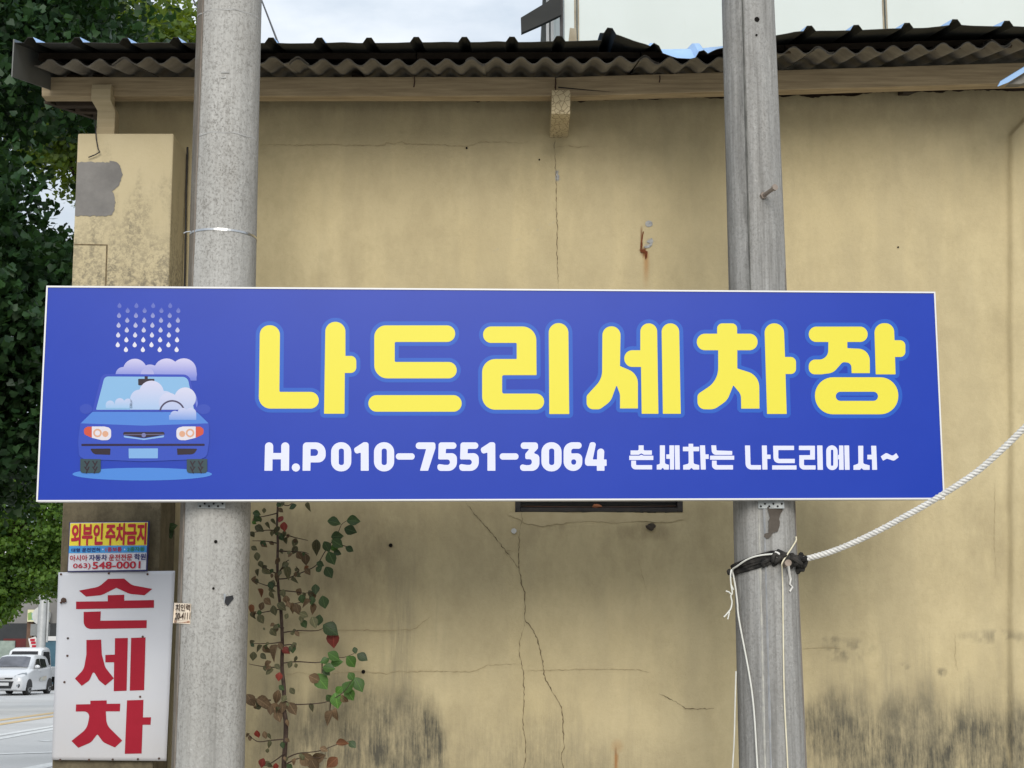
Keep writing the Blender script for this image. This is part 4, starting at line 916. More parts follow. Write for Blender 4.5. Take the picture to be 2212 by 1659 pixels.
# perforated brackets under the sign, one at each pole
for P, x0, x1, y0, y1, root in ((P1, 428, 488, 1086, 1099, sg), (P2, 1637, 1693, 1083, 1099, sg)):
    a, b = P.hit(x0, y0, .002), P.hit(x1, y1, .002); m = MB(); yb = min(a.y, b.y) - .012
    m.box(a.x, yb, b.z, b.x, yb + .006, a.z + .03); br = m.build('bracket', pmat('zinc_plate', L3(.22, .24, .25), L3(.32, .34, .34), 20, .5, .5, metal=.6), sg)
    for k in range(6):
        m = MB(); m.disc((a.x + (b.x - a.x) * (k + .6) / 6.2, yb - .0005, b.z + .010 + .012 * (k % 2)), (0, -1, 0), .005, .002, 8); m.build('bracket_hole', M_hole, br)
    m = MB(); m.box(a.x + .03, SPt(x0, 1050).y + .03, b.z + .06, b.x - .03, yb + .02, b.z + .10); m.build('bracket_arm', M_steel, sg)

# ------------------------------------------------------------------ vertical board and small plate on the pillar
PB = PY - .03
def BD(x, y, off=0.0): return at(x, y, PB - off)
zD = zc(0, 1900, 1.47625)
wb = thing('vertical_sign', 'white upright board with large red letters below the small plate', 'sign', BD(245, 1640))
t = NT('white_board'); base = t.mix(t.ramp(t.noise(2.5, 5), .35, .7), L3(.47, .485, .53), L3(.53, .545, .59))
s_ = t.n('ShaderNodeSeparateXYZ'); t.l(t.tc.outputs['Object'], s_.inputs[0]); mr = t.n('ShaderNodeMapRange'); mr.inputs['From Min'].default_value = .75; mr.inputs['From Max'].default_value = -.02; t.l(s_.outputs[2], mr.inputs[0])
base = t.mix(t.math('MULTIPLY', t.ramp(t.math('MULTIPLY', mr.outputs[0], t.math('ADD', t.noise(5, 6, .6), .35)), .25, .95), .5), base, L3(.37, .335, .30)); t.color(base); M_board = t.fin(.5, .25)
corners = [(340, 522), (1018, 513), (967, 1618), (322, 1624), (302, 1606)]
# the sheet is thin tin and a little buckled
cq = [zD(*c) for c in ((340, 522), (1018, 513), (967, 1618), (302, 1612))]; NXB, NYB = 28, 52; vs = []
def BW(x, y, off=0.0):
    a = (x - cq[3][0]) / (cq[1][0] - cq[3][0]); b = (y - cq[0][1]) / (cq[2][1] - cq[0][1])
    return BD(x, y, off + .0003 * math.sin(9.3 * b + 1) * a + .0004 * math.sin(5 * a + 7 * b) + .004 * max(0, a - .8) / .2 * max(0, .2 - b) / .2 + .0003 * math.sin(17 * b + 4 * a))
for j in range(NYB + 1):
    for i in range(NXB + 1):
        a, b = i / NXB, j / NYB
        x = (cq[0][0] * (1 - a) + cq[1][0] * a) * (1 - b) + (cq[3][0] * (1 - a) + cq[2][0] * a) * b; y = (cq[0][1] * (1 - a) + cq[1][1] * a) * (1 - b) + (cq[3][1] * (1 - a) + cq[2][1] * a) * b
        vs.append(BW(x, y))
m = MB(); m.add(vs, [(j * (NXB + 1) + i, j * (NXB + 1) + i + 1, (j + 1) * (NXB + 1) + i + 1, (j + 1) * (NXB + 1) + i) for j in range(NYB) for i in range(NXB)])
bo = m.build('board', M_board, wb, smooth=True); so_ = bo.modifiers.new('thick', 'SOLIDIFY'); so_.thickness = .004; so_.offset = 0
M_red = pmat('red_vinyl', L3(.26, .007, .020), L3(.30, .009, .025), 4, .55, .15)
red = [[[(628, 560, 2), (722, 558, 2), (765, 596, 70), (886, 618, 2), (840, 655, 2), (755, 648, 90), (676, 612, 4), (590, 655, 90), (500, 663, 2), (458, 628, 2), (575, 606, 90)]],
 [[(626, 655), (722, 652), (722, 686), (895, 683), (895, 728), (442, 736), (442, 692), (626, 690)]], [[(486, 752), (586, 749), (583, 803), (853, 800), (852, 846), (486, 852, 42)]],
 [[(502, 915), (588, 913), (592, 1000, 80), (612, 1075, 70), (662, 1138, 2), (612, 1180, 2), (575, 1150, 40), (543, 1095, 8), (520, 1150, 40), (475, 1182, 2), (435, 1140, 2), (487, 1085, 80), (502, 1000, 80)]],
 [[(668, 905), (743, 903), (736, 1210), (661, 1213), (663, 1045), (612, 1045), (612, 1002), (667, 1000)]], [[(762, 903), (846, 900), (838, 1207), (754, 1210)]],
 [[(525, 1268), (620, 1266), (620, 1286), (699, 1285), (697, 1330), (615, 1330), (620, 1410, 80), (711, 1500, 4), (668, 1540, 2), (600, 1510, 60), (566, 1462, 6), (530, 1510, 60), (455, 1542, 2), (415, 1502, 2), (505, 1430, 90), (525, 1330, 30), (440, 1331), (442, 1290), (525, 1288)]],
 [[(738, 1266), (834, 1263), (831, 1365), (878, 1364), (875, 1408), (829, 1408), (823, 1575), (725, 1577)]]]
for G in (red[:3], red[3:6], red[6:]):
    m = MB()
    for S in G:
        fl, tr = tess([[zD(*p) for p in fillet([(q + (0,))[:3] for q in P])] for P in S]); m.add([BW(x, y, .0035) for x, y in fl], tr)
    m.build('letter', M_red, wb)
for x, y in ((355, 533), (633, 528), (858, 533), (395, 905), (392, 1007), (375, 1160), (830, 896), (815, 1245), (350, 1612), (518, 1612), (655, 1610), (802, 1608), (925, 1604)):
    m = MB(); m.disc(BW(*zD(x, y), .002), (0, -1, 0), .006, .004, 8); m.build('screw', M_rustm, wb)
m = MB(); m.ellipsoid(BD(*zD(370, 684), .014), .016, .008, .013, 9, 6, .2); m.tube([BD(*zD(362, 690), .014), BD(*zD(350, 702), .016)], .006, 6); m.build('rusty_bolt', M_rustm, wb)
# small plate
zE = zc(260, 2040, 3.95)
def PD(x, y, off=0.0): return at(x, y, PB - .012 - off)
def E(P): return [zE(*p) for p in P]
pl = thing('notice_plate', 'small yellow, blue and white no-parking plate screwed to the pillar above the white board', 'sign', PD(*zE(640, 830)))
m = MB(); m.prism([PD(*p) for p in E([(50, 62), (1302, 46), (1262, 828), (22, 838)])], (0, .006, 0)); m.build('plate', pmat('navy_paint', L3(.02, .018, .10), None, 5, .4), pl, bevel=.001)
sheet('white_field', [E([(66, 74), (1274, 62), (1242, 802), (30, 822)])], PD, .0015, ink('plate_white', L3(.55, .56, .62)), pl)
sheet('yellow_field', [E([(70, 82), (1270, 68), (1256, 422), (50, 430)])], PD, .003, ink('plate_yellow', L3(.70, .58, .05)), pl)
sheet('blue_field', [E([(48, 436), (1256, 428), (1252, 534), (42, 546)])], PD, .003, ink('plate_cyan', L3(.06, .28, .62)), pl)
M_pcr = ink('plate_red', L3(.40, .02, .04)); M_pnv = ink('plate_navy', L3(.02, .02, .14)); M_pgr = ink('plate_green', L3(.03, .22, .07))
def pt(body, quad, mat, fat=.02, off=.0045): fit_text('lettering', body, E(quad), PD, off, mat, pl, .0, fat)
pt('외부인', [(92, 100), (575, 92), (560, 410), (82, 418)], M_pcr, .042); pt('주차금지', [(625, 98), (1248, 84), (1235, 402), (612, 412)], M_pcr, .042)
pt('대형', [(85, 470), (215, 468), (212, 525), (82, 528)], M_pnv); pt('운전면허', [(250, 464), (528, 458), (526, 522), (248, 527)], M_pnv)
pt('1종보통', [(615, 456), (868, 450), (864, 518), (612, 522)], M_pcr); pt('2종자동', [(952, 450), (1222, 446), (1218, 512), (948, 518)], M_pgr)
for x in (572, 912): sheet('dot', [[zE(*p) for p in ell(x, 487, 11)]], PD, .0045, M_lil, pl)
pt('아시아', [(62, 578), (330, 572), (328, 664), (60, 670)], M_pcr); pt('자동차', [(360, 572), (638, 566), (634, 656), (358, 662)], M_pnv)
pt('운전전문', [(668, 566), (1030, 560), (1026, 654), (664, 660)], M_pcr); pt('학원', [(1062, 556), (1240, 552), (1236, 648), (1058, 652)], M_pnv)
pt('063)', [(112, 708), (380, 700), (376, 796), (108, 800)], M_pcr, .015); pt('548-0001', [(415, 684), (1155, 672), (1150, 780), (412, 790)], M_pcr, .025)

# ------------------------------------------------------------------ rope, knot, strings
t = NT('white_rope'); t.color(t.mix(t.ramp(t.noise(24, 4, .6), .35, .7), L3(.56, .55, .52), L3(.70, .69, .66))); M_rope = t.fin(.85, .2)
M_drope = pmat('dirty_black_rope', L3(.010, .010, .010), L3(.045, .042, .038), 28, .9, .2, .6, 80)
M_string = pmat('white_string', L3(.58, .58, .53), L3(.66, .66, .62), 20, .8)
M_string2 = pmat('cream_string', L3(.60, .54, .38), L3(.66, .62, .48), 20, .8)
rp2 = [(1738, 1208), (1770, 1199.5), (1800, 1190), (1835, 1176), (1870, 1160), (1910, 1140), (1950, 1118), (1995, 1093), (2035, 1069), (2080, 1040), (2120, 1011), (2170, 966), (2212, 925), (2270, 868), (2340, 800), (2480, 655), (2650, 470), (2850, 240)]
def rY(x): return 7.74 - (x - 1738) / 602 * .75
ctr = [at(x, y, rY(x)) for x, y in rp2]
def resample(pts, step):
    out = [pts[0]]; acc = 0
    for a, b in zip(pts[:-1], pts[1:]):
        L = (b - a).length; k = max(1, int(L / step)); out += [a + (b - a) * (i / k) for i in range(1, k + 1)]
    return out
def catmull(P, k=10):
    out = []
    for i in range(len(P) - 1):
        a, b, c, d = P[max(i - 1, 0)], P[i], P[i + 1], P[min(i + 2, len(P) - 1)]
        for j in range(k):
            t_ = j / k; out.append(.5 * ((2 * b) + (c - a) * t_ + (2 * a - 5 * b + 4 * c - d) * t_ ** 2 + (3 * b - a - 3 * c + d) * t_ ** 3))
    out.append(P[-1]); return out
cen = resample(catmull(ctr, 8), .0065)
rope = thing('rope', 'thick white twisted rope rising from the right pole across the sign corner', 'rope', ctr[0])
for k in range(3):
    pts = []; s_ = 0
    for i, c in enumerate(cen):
        if i: s_ += (c - cen[i - 1]).length
        d = (cen[min(i + 1, len(cen) - 1)] - cen[max(i - 1, 0)]).normalized(); u = d.cross(Vector((0, 1, 0))).normalized(); v = u.cross(d)
        ph = -2 * math.pi * (s_ / .058 + k / 3); pts.append(c + (u * math.cos(ph) + v * math.sin(ph)) * .0076)
    m = MB(); m.tube(pts, .0082, 8); m.build('strand', M_rope, rope, smooth=True)
kn = thing('rope_knot', 'dirty black rope wound round the right pole and knotted beside the white rope', 'rope', P2.pt(0, P2.hit(1650, 1215).z))
zl, zr_, zm = P2.hit(1590, 1232).z, P2.hit(1720, 1213).z, P2.hit(1660, 1204).z
for k in range(5):
    pts = []
    for i in range(49):
        a = -math.pi + 2 * math.pi * i / 48
        z = np.interp(a, [-3.15, -1.5, -.9, 0.05, .5, 1.2, 3.15], [zl - .01, zl, zl + .018, zm, zr_ + .01, zr_, zl - .01]) + (k - 2) * .011 + .004 * math.sin(3 * a + k * 2)
        pts.append(P2.pt(a, float(z), .010 + .004 * math.sin(2 * a + k)))
    m = MB(); m.tube(pts, .0085, 7, cap=False); m.build('wrap', M_drope, kn, smooth=True)
def squig(c, r, n, rad, seed, name='knot', mat=None, sq=(1, .6, .8)):
    rr = random.Random(seed); P = []
    for i in range(n):
        v = Vector((rr.gauss(0, 1), rr.gauss(0, 1), rr.gauss(0, 1))).normalized() * r * rr.uniform(.5, 1); P.append(c + Vector((v.x * sq[0], v.y * sq[1], v.z * sq[2])))
    m = MB(); m.tube(catmull(P, 7), rad, 7); m.build(name, mat or M_drope, kn, smooth=True)
squig(P2.hit(1684, 1205, .02), .048, 16, .011, 3); squig(P2.hit(1712, 1214, .02), .045, 16, .012, 5); squig(at(1728, 1210, 7.75), .045, 14, .013, 8, sq=(.8, .6, 1)); squig(at(1722, 1226, 7.77), .035, 12, .010, 4)
squig(P2.hit(1680, 1197, .03), .02, 10, .006, 9, 'fray', M_rope); squig(P2.hit(1579, 1236, .012), .022, 12, .008, 12); squig(P2.hit(1655, 1216, .012), .03, 10, .010, 14)
m = MB(); m.tube([P2.hit(1703, 1222, .03), P2.hit(1705, 1240, .006), P2.hit(1708, 1252, .004)], .006, 6); m.tube([P2.hit(1708, 1251, .006), P2.hit(1706, 1262, .008), P2.hit(1712, 1268, .01), P2.hit(1706, 1278, .006)], .005, 6); m.build('loose_end', M_rope, kn, smooth=True)
# step bolts of the right pole
def bolt(x0, y0, x1, y1, Y1, r, label):
    a = P2.hit(x0, y0, -.01); b = at(x1, y1, Y1); m = MB(); m.tube([a, b], r, 10); m.tube([b, b + (b - a).normalized() * .012], r * 1.45, 10)
    d = (b - a).normalized(); m.tube([a + d * .004, a + d * .022], r * 1.7, 6)
    m.build('step_bolt', pmat('bolt_steel', L3(.30, .25, .21), L3(.2, .16, .13), 20, .55, .5, metal=.4), pole2)
bolt(1646, 425, 1672, 406, 7.60, .011, '')
bolt(1693, 1218, 1702, 1216, 7.58, .011, '')
def string(pts, r, mat, label, name='string'):
    P = catmull(pts, 8); m = MB(); m.tube(P, r, 6); o = m.build(name, mat, smooth=True, base=P[0]); setp(o, label, 'string', 'strings hanging from the knot on the right pole'); return o
zK = zc(2800, 2050, 4.148)
H = lambda x, y, o=.014: P2.hit(*zK(x, y), o)
s1 = string([H(1010, 545, .03), H(850, 560, .03), H(700, 590, .03), H(560, 650, .03), H(430, 740, .03), H(350, 800, .03), H(365, 900, .02), H(400, 1100, .016), H(430, 1350, .014), H(460, 1640, .012), P2.hit(1625, 1500, .012), P2.hit(1637, 1670, .012), P2.hit(1650, 1850, .012)], .0042, M_string, 'white string looped over the knot and hanging down the left of the right pole')
s2 = string([H(1385, 260, .010), H(1385, 330, .012), H(1300, 470, .03), H(1165, 680, .045), H(1160, 800, .03), H(1170, 1100, .016), H(1175, 1640, .012), P2.hit(1694, 1500, .012), P2.hit(1702, 1670, .012), P2.hit(1706, 1850, .012)], .0036, M_string2, 'cream string hanging straight down over the bolt on the right pole')
ax_ = at(1578, 1238, 7.74)
s3 = string([at(*zK(330, 800), 7.70), at(*zK(318, 900), 7.69), at(*zK(325, 1040), 7.69), at(*zK(345, 1180), 7.69), at(*zK(322, 1230), 7.69), at(*zK(340, 1330), 7.69), at(*zK(320, 1440), 7.69), at(*zK(260, 1520), 7.69), at(*zK(210, 1575), 7.69)], .0036, M_string, 'short frayed white string end dangling left of the right pole')
m = MB()
m.tube([at(*zK(330, 1205), 7.69), at(*zK(290, 1165), 7.685), at(*zK(240, 1150), 7.685)], .0034, 6); m.build('frayed_end', M_string, s3, smooth=True)
m = MB(); m.tube([at(*zK(300, 1490), 7.69), at(*zK(272, 1610), 7.69)], .0032, 6); m.build('frayed_end', M_string, s3, smooth=True)
m = MB(); m.tube([at(*zK(325, 1040), 7.69), at(*zK(365, 1130), 7.695)], .0034, 6); m.build('frayed_end', M_string, s3, smooth=True)
s4 = string([at(1590, 1450, 7.80), at(1588, 1520, 7.80), at(1586, 1600, 7.81), at(1582, 1680, 7.82), at(1580, 1850, 7.82)], .0036, M_string, 'thin white string hanging close along the left edge of the right pole')
# ------------------------------------------------------------------ the sapling in front of the wall
def leafmat(name, a, b, tr=.25, rough=.5, edge=None):
    t = NT(name); oi = t.n('ShaderNodeObjectInfo'); base = t.mix(t.ramp(t.noise(3, 5, .65), .35, .7), a, b)
    s_ = t.n('ShaderNodeSeparateXYZ'); t.l(t.tc.outputs['Object'], s_.inputs[0]); ax = t.math('ABSOLUTE', s_.outputs[0], 0)
    rib = t.ramp(ax, .012, .035, L3(1, 1, 1), L3(0, 0, 0))
    sv = t.ramp(t.math('ABSOLUTE', t.math('SINE', t.math('MULTIPLY', t.math('SUBTRACT', s_.outputs[1], t.math('MULTIPLY', ax, .8)), 22.0), 0), 0), .05, .3, L3(1, 1, 1), L3(0, 0, 0))
    base = t.mix(t.math('MULTIPLY', t.math('MAXIMUM', rib, t.math('MULTIPLY', sv, .5)), .55), base, tuple(min(1, c * 1.9 + .02) for c in b[:3]) + (1,))
    t.color(t.mix(.8, base, t.ramp(oi.outputs['Random'], 0, 1, L3(.5, .5, .45), L3(1.25, 1.2, 1.1)), 'MULTIPLY')); t.bump(t.math('MAXIMUM', rib, sv), .3, .02); t.fin(rough, .35)
    tl = t.n('ShaderNodeBsdfTranslucent'); tl.inputs[0].default_value = tuple(c * 1.4 for c in b[:3]) + (1,)
    mx_ = t.n('ShaderNodeMixShader'); mx_.inputs[0].default_value = tr; t.l(t.b.outputs[0], mx_.inputs[1]); t.l(tl.outputs[0], mx_.inputs[2]); t.l(mx_.outputs[0], t.out.inputs[0]); return t.m
LM = {'b': leafmat('dry_brown_leaf', L3(.10, .068, .04), L3(.18, .12, .07), .1, .8), 'd': leafmat('dull_olive_leaf', L3(.065, .075, .038), L3(.13, .12, .065), .1, .7),
      'g': leafmat('dark_green_leaf', L3(.022, .05, .014), L3(.045, .082, .024), .1, .45), 'G': leafmat('fresh_green_leaf', L3(.042, .115, .016), L3(.075, .175, .03), .15, .4),
      'r': leafmat('red_leaf', L3(.17, .020, .014), L3(.25, .036, .022), .1, .5), 'o': leafmat('rust_leaf', L3(.15, .062, .028), L3(.22, .09, .042), .1, .7)}
M_bark = pmat('dark_bark', L3(.045, .03, .024), L3(.085, .06, .048), 30, .9, .15)
zV = zc(700, 1940, 1.53)
VY = 8.72
sap = thing('sapling', 'thin sapling with brown, green and red leaves growing between the left pole and the wall', 'plant', (at(618, 1659, VY).x, VY, 0))
sv = [(600, -120), (604, -40), (603, 55), (598, 200), (603, 300), (600, 450), (608, 600), (622, 720), (630, 900), (628, 1050), (640, 1180), (640, 1300), (652, 1400), (645, 1550), (640, 1659)]
spts = [at(*zV(*p), VY + .02 * math.sin(i)) for i, p in enumerate(sv)]
spts += [Vector((spts[-1].x + .01, VY, .5)), Vector((sap.location.x, VY, 0))]
m = MB(); P = catmull(spts, 5); m.tube(P, [.004 + .011 * i / len(P) for i in range(len(P))], 8); stem = m.build('stem', M_bark, sap, smooth=True)
brs = [[(605, 520), (660, 515), (720, 492), (830, 440), (890, 350), (960, 250), (985, 195), (1015, 170)], [(600, 490), (540, 460), (490, 428)], [(600, 305), (530, 292), (450, 290)], [(610, 588), (700, 596), (760, 605), (800, 600)],
 [(635, 842), (730, 830), (850, 828), (935, 772)], [(635, 1026), (720, 1018), (850, 1022), (930, 990), (1000, 992), (1070, 965)], [(630, 1053), (540, 1050), (500, 1045), (430, 1032)], [(640, 1250), (700, 1275), (850, 1268), (920, 1250), (1000, 1200), (1050, 1130)],
 [(650, 1484), (560, 1492), (490, 1500), (450, 1480), (415, 1445)], [(645, 1605), (720, 1572), (850, 1556), (950, 1520), (1040, 1494)], [(645, 1640), (740, 1598), (900, 1600)], [(645, 1570), (560, 1630), (500, 1640)],
 [(603, 122), (540, 138), (460, 152)], [(600, 228), (530, 226), (455, 240)], [(605, 352), (680, 354), (760, 358), (790, 370)], [(602, 240), (700, 268), (785, 288)], [(630, 898), (560, 908), (440, 908)], [(620, 700), (540, 716), (440, 735)],
 [(640, 815), (590, 805), (575, 790)], [(610, 560), (540, 560), (445, 525)], [(615, 690), (700, 670), (820, 640)], [(630, 920), (690, 915), (708, 930)], [(605, 60), (660, 78), (690, 62)], [(920, 1262), (915, 1330)], [(930, 300), (1040, 330)], [(870, 1010), (868, 1100)], [(700, 490), (730, 470), (712, 445)], [(625, 1290), (560, 1310), (470, 1270)], [(560, 1250), (450, 1240)], [(610, 480), (650, 420), (670, 405)]]
for B in brs:
    n_ = len(B); y1 = random.uniform(-.10, .06)
    P = catmull([at(*zV(*p), VY + y1 * i / n_ + random.uniform(-.008, .008)) for i, p in enumerate(B)], 5)
    m = MB(); m.tube(P, [.0042 - .0028 * i / len(P) for i in range(len(P))], 6); m.build('branch', M_bark, sap, smooth=True)
def leaf_mesh(name, mat, w, fold, curl):
    L = 1.0; prof = [(0, .0), (.1, .2), (.28, .42), (.45, .5), (.65, .42), (.84, .2), (1, 0)]
    vs = []; fs = []
    for i, (s_, hw) in enumerate(prof):
        z = -curl * s_ * s_
        vs += [(-hw * w, s_, z + fold * hw), (0, s_, z), (hw * w, s_, z + fold * hw)]
    for i in range(len(prof) - 1):
        a = 3 * i; fs += [(a, a + 1, a + 4, a + 3), (a + 1, a + 2, a + 5, a + 4)]
    me = bpy.data.meshes.new(name); me.from_pydata(vs, [], fs); me.materials.append(mat); me.polygons.foreach_set('use_smooth', [True] * len(fs)); return me
LMESH = {k: [leaf_mesh('leaf', LM[k], w, f, c) for w, f, c in (((.72, .25, .2), (.8, .5, .45), (.6, .9, .8)) if k in 'bdo' else ((.78, .18, .12), (.84, .28, .25)))] for k in LM}
leaves = [(785, 80, 'd', 50, 80), (520, 108, 'd', 36), (475, 125, 'g', 50, 10), (620, 105, 'b', 40), (574, 172, 'd', 40), (540, 193, 'd', 40), (640, 205, 'r', 60, 90), (620, 160, 'r', 48), (595, 225, 'd', 56), (640, 250, 'd', 44), (490, 215, 'd', 60), (460, 180, 'G', 30), (650, 288, 'd', 44), (705, 300, 'd', 56), (705, 345, 'd', 56), (625, 352, 'd', 36), (675, 375, 'b', 40), (770, 400, 'b', 76), (600, 410, 'b', 50), (460, 335, 'd', 44), (478, 385, 'd', 56), (500, 430, 'd', 44), (530, 475, 'd', 56), (660, 478, 'd', 80), (600, 510, 'b', 64), (572, 550, 'd', 50), (775, 458, 'o', 46), (700, 525, 'd', 44), (480, 480, 'd', 46), (465, 530, 'b', 60), (500, 600, 'o', 56), (565, 615, 'd', 50), (655, 645, 'b', 56), (625, 685, 'd', 66), (580, 710, 'd', 66), (540, 655, 'b', 56), (505, 685, 'b', 56), (500, 760, 'd', 60), (460, 735, 'b', 50), (445, 700, 'o', 60), (655, 745, 'd', 40), (720, 700, 'b', 66), (760, 735, 'd', 60), (815, 695, 'b', 66), (775, 662, 'b', 60), (820, 780, 'd', 76), (760, 790, 'g', 60), (812, 622, 'b', 66), (748, 640, 'g', 56), (830, 582, 'g', 66), (880, 660, 'g', 84), (850, 768, 'g', 70), (570, 795, 'b', 30), (575, 840, 'd', 56), (720, 850, 'b', 40), (445, 905, 'd', 50), (490, 935, 'd', 50), (580, 955, 'b', 90), (535, 945, 'b', 66), (620, 925, 'b', 50), (650, 950, 'r', 60), (455, 985, 'd', 56), (515, 985, 'd', 50), (710, 1000, 'd', 36), (676, 1035, 'd', 50), (540, 1035, 'b', 60), (550, 1075, 'd', 60), (610, 1108, 'r', 54), (625, 1175, 'g', 44), (598, 1230, 'b', 86), (690, 1195, 'd', 50), (440, 1250, 'b', 90), (520, 1265, 'b', 110), (585, 1300, 'b', 90), (605, 1345, 'b', 80), (690, 1300, 'b', 90), (632, 1290, 'b', 80), (910, 1350, 'b', 90), (950, 1335, 'b', 76), (480, 1455, 'r', 50), (525, 1460, 'b', 50), (550, 1465, 'd', 36), (632, 1520, 'g', 44), (508, 1628, 'r', 60), (590, 1650, 'r', 44), (780, 1610, 'b', 110), (840, 1600, 'b', 110), (820, 1640, 'b', 100), (930, 1625, 'o', 86), (880, 1545, 'b', 54), (990, 1506, 'o', 76, -10), (1052, 1516, 'g', 60, 40),
 (942, 175, 'g', 84, 5), (1058, 168, 'g', 84, -3), (1040, 226, 'g', 84, 18), (960, 262, 'g', 76, -8), (835, 325, 'd', 90), (898, 325, 'g', 74), (962, 305, 'g', 84, 30), (945, 332, 'G', 56, -20), (1035, 340, 'g', 56, 25), (925, 395, 'g', 90, 65), (962, 362, 'g', 50, 10), (858, 430, 'g', 50, 20), (850, 460, 'g', 46, -40), (910, 480, 'g', 80, 60), (940, 985, 'G', 86, 30), (955, 1022, 'G', 76, -15), (1045, 1018, 'G', 86, 50), (1112, 990, 'g', 76, 30), (1068, 950, 'g', 44), (885, 1012, 'G', 60), (910, 1056, 'G', 80, 5), (895, 1080, 'g', 60), (865, 1138, 'G', 120, 50), (825, 1120, 'b', 80), (1046, 1108, 'G', 60), (1090, 1156, 'G', 100, 60), (1025, 1170, 'G', 96, -60), (970, 1190, 'G', 60), (1036, 1216, 'G', 84, 60), (956, 1252, 'G', 96, 75), (1005, 1245, 'b', 70), (915, 1240, 'g', 60), (920, 822, 'g', 110, 30), (936, 882, 'r', 110, 88),
 (560, 1310, 'b', 60), (540, 1555, 'd', 30), (660, 1385, 'b', 40), (660, 1490, 'b', 36), (700, 1620, 'b', 44), (640, 1240, 'd', 50), (450, 250, 'd', 40), (520, 820, 'd', 20), (690, 690, 'b', 60), (745, 760, 'd', 50), (800, 610, 'd', 50)]
for B in brs:                          # smaller leaves along every twig
    for k in range(3):
        j = random.randrange(len(B) - 1); q = random.random(); bx, by = B[j][0] + (B[j + 1][0] - B[j][0]) * q, B[j][1] + (B[j + 1][1] - B[j][1]) * q
        if bx < 800: leaves.append((bx + random.uniform(-14, 14), by + random.uniform(-6, 26), random.choice('dddbbg'), random.uniform(26, 56)))
for i, lf in enumerate(leaves):
    x, y, k, s_ = lf[:4]; ang = lf[4] if len(lf) > 4 else random.uniform(20, 160)
    me_ = random.choice(LMESH[k]); c = at(*zV(x, y), VY - random.uniform(.0, .09)); L = s_ / 1.53 / 1.82278 / F * camdepth(c) * 1.0
    o = bpy.data.objects.new('leaf', me_); COL.objects.link(o); o.parent = sap
    a = R(-ang); d = Vector((math.cos(a), random.uniform(-.35, .2), math.sin(a))).normalized()
    nrm = Vector((random.uniform(-.35, .35), -1, random.uniform(.0, .6))); sx = d.cross(nrm).normalized(); nz_ = sx.cross(d)
    M = Matrix((sx, d, nz_)).transposed().to_4x4(); o.matrix_local = Matrix.Translation(c - d * L / 2 - sap.location) @ M @ Matrix.Scale(L, 4)
    if k == 'r': o['label'] = 'red leaf'
# one sprig that reaches out beside the pillar
spg = thing('sprig', 'small dark green sprig poking out between the pillar and the left pole', 'plant', at(352, 1150, 8.9))
m = MB(); m.tube([at(330, 1128, 8.85), at(344, 1132, 8.84), at(356, 1142, 8.85), at(366, 1148, 8.86), at(372, 1160, 8.95)], .003, 6); m.build('stem', M_bark, spg)
for x, y, s_, ang in ((336, 1131, 34, 160), (350, 1122, 26, 200), (358, 1140, 40, 20), (364, 1150, 44, 60), (372, 1138, 34, -20), (350, 1146, 30, 100)):
    c = at(x, y, 8.84); L = s_ / 1.82 / F * camdepth(c) * 1.3; o = bpy.data.objects.new('leaf', LMESH['g'][0]); COL.objects.link(o); o.parent = spg
    a = R(-ang); d = Vector((math.cos(a), -.1, math.sin(a))).normalized(); nrm = Vector((random.uniform(-.3, .3), -1, .3)); sx = d.cross(nrm).normalized(); nz_ = sx.cross(d)
    o.matrix_local = Matrix.Translation(c - d * L / 2 - spg.location) @ Matrix((sx, d, nz_)).transposed().to_4x4() @ Matrix.Scale(L, 4)

# ------------------------------------------------------------------ trees
def crown_mesh(name, centres, per, spread, size, mat, parent, seed=1, droop=.3):
    r = np.random.default_rng(seed); C = np.repeat(np.array(centres), per, 0); N = len(C)
    off = r.normal(size=(N, 3)); off /= np.linalg.norm(off, axis=1)[:, None] + 1e-9; off *= (r.random((N, 1)) ** .5) * spread; off[:, 2] *= .6
    c = C + off; s_ = size * r.uniform(.65, 1.25, (N, 1))
    d = r.normal(size=(N, 3)); d[:, 2] -= droop; d /= np.linalg.norm(d, axis=1)[:, None]
    n_ = r.normal(size=(N, 3)) * .8; n_[:, 2] += 1.0; sx = np.cross(d, n_); sx /= np.linalg.norm(sx, axis=1)[:, None] + 1e-9; nn = np.cross(sx, d)
    pat = [(0, -.15, 0), (-.5, .55, .06), (-.27, .86, .02), (.0, .74, -.04), (.27, .86, .02), (.5, .55, .06)]    # a fan with a notch
    V = np.stack([c + s_ * (p[0] * sx + p[1] * d + p[2] * nn) for p in pat], 1).reshape(-1, 3)
    b = np.arange(N)[:, None] * 6; T = np.concatenate([b + np.array([[0, 3, 1]]), b + np.array([[1, 3, 2]]), b + np.array([[0, 5, 3]]), b + np.array([[3, 5, 4]])], 1).reshape(-1, 3)
    V = V - np.array(parent.location)
    me = bpy.data.meshes.new(name); me.vertices.add(len(V)); me.vertices.foreach_set('co', V.ravel()); me.loops.add(T.size); me.loops.foreach_set('vertex_index', T.ravel().astype(np.int32))
    me.polygons.add(len(T)); me.polygons.foreach_set('loop_start', np.arange(0, T.size, 3, dtype=np.int32)); me.materials.append(mat)
    a = me.attributes.new('tint', 'FLOAT', 'POINT'); a.data.foreach_set('value', np.repeat(r.random(N), 6).astype(np.float32)); me.update(calc_edges=True)
    o = bpy.data.objects.new(name, me); COL.objects.link(o); o.parent = parent; o['kind'] = 'stuff'; return o
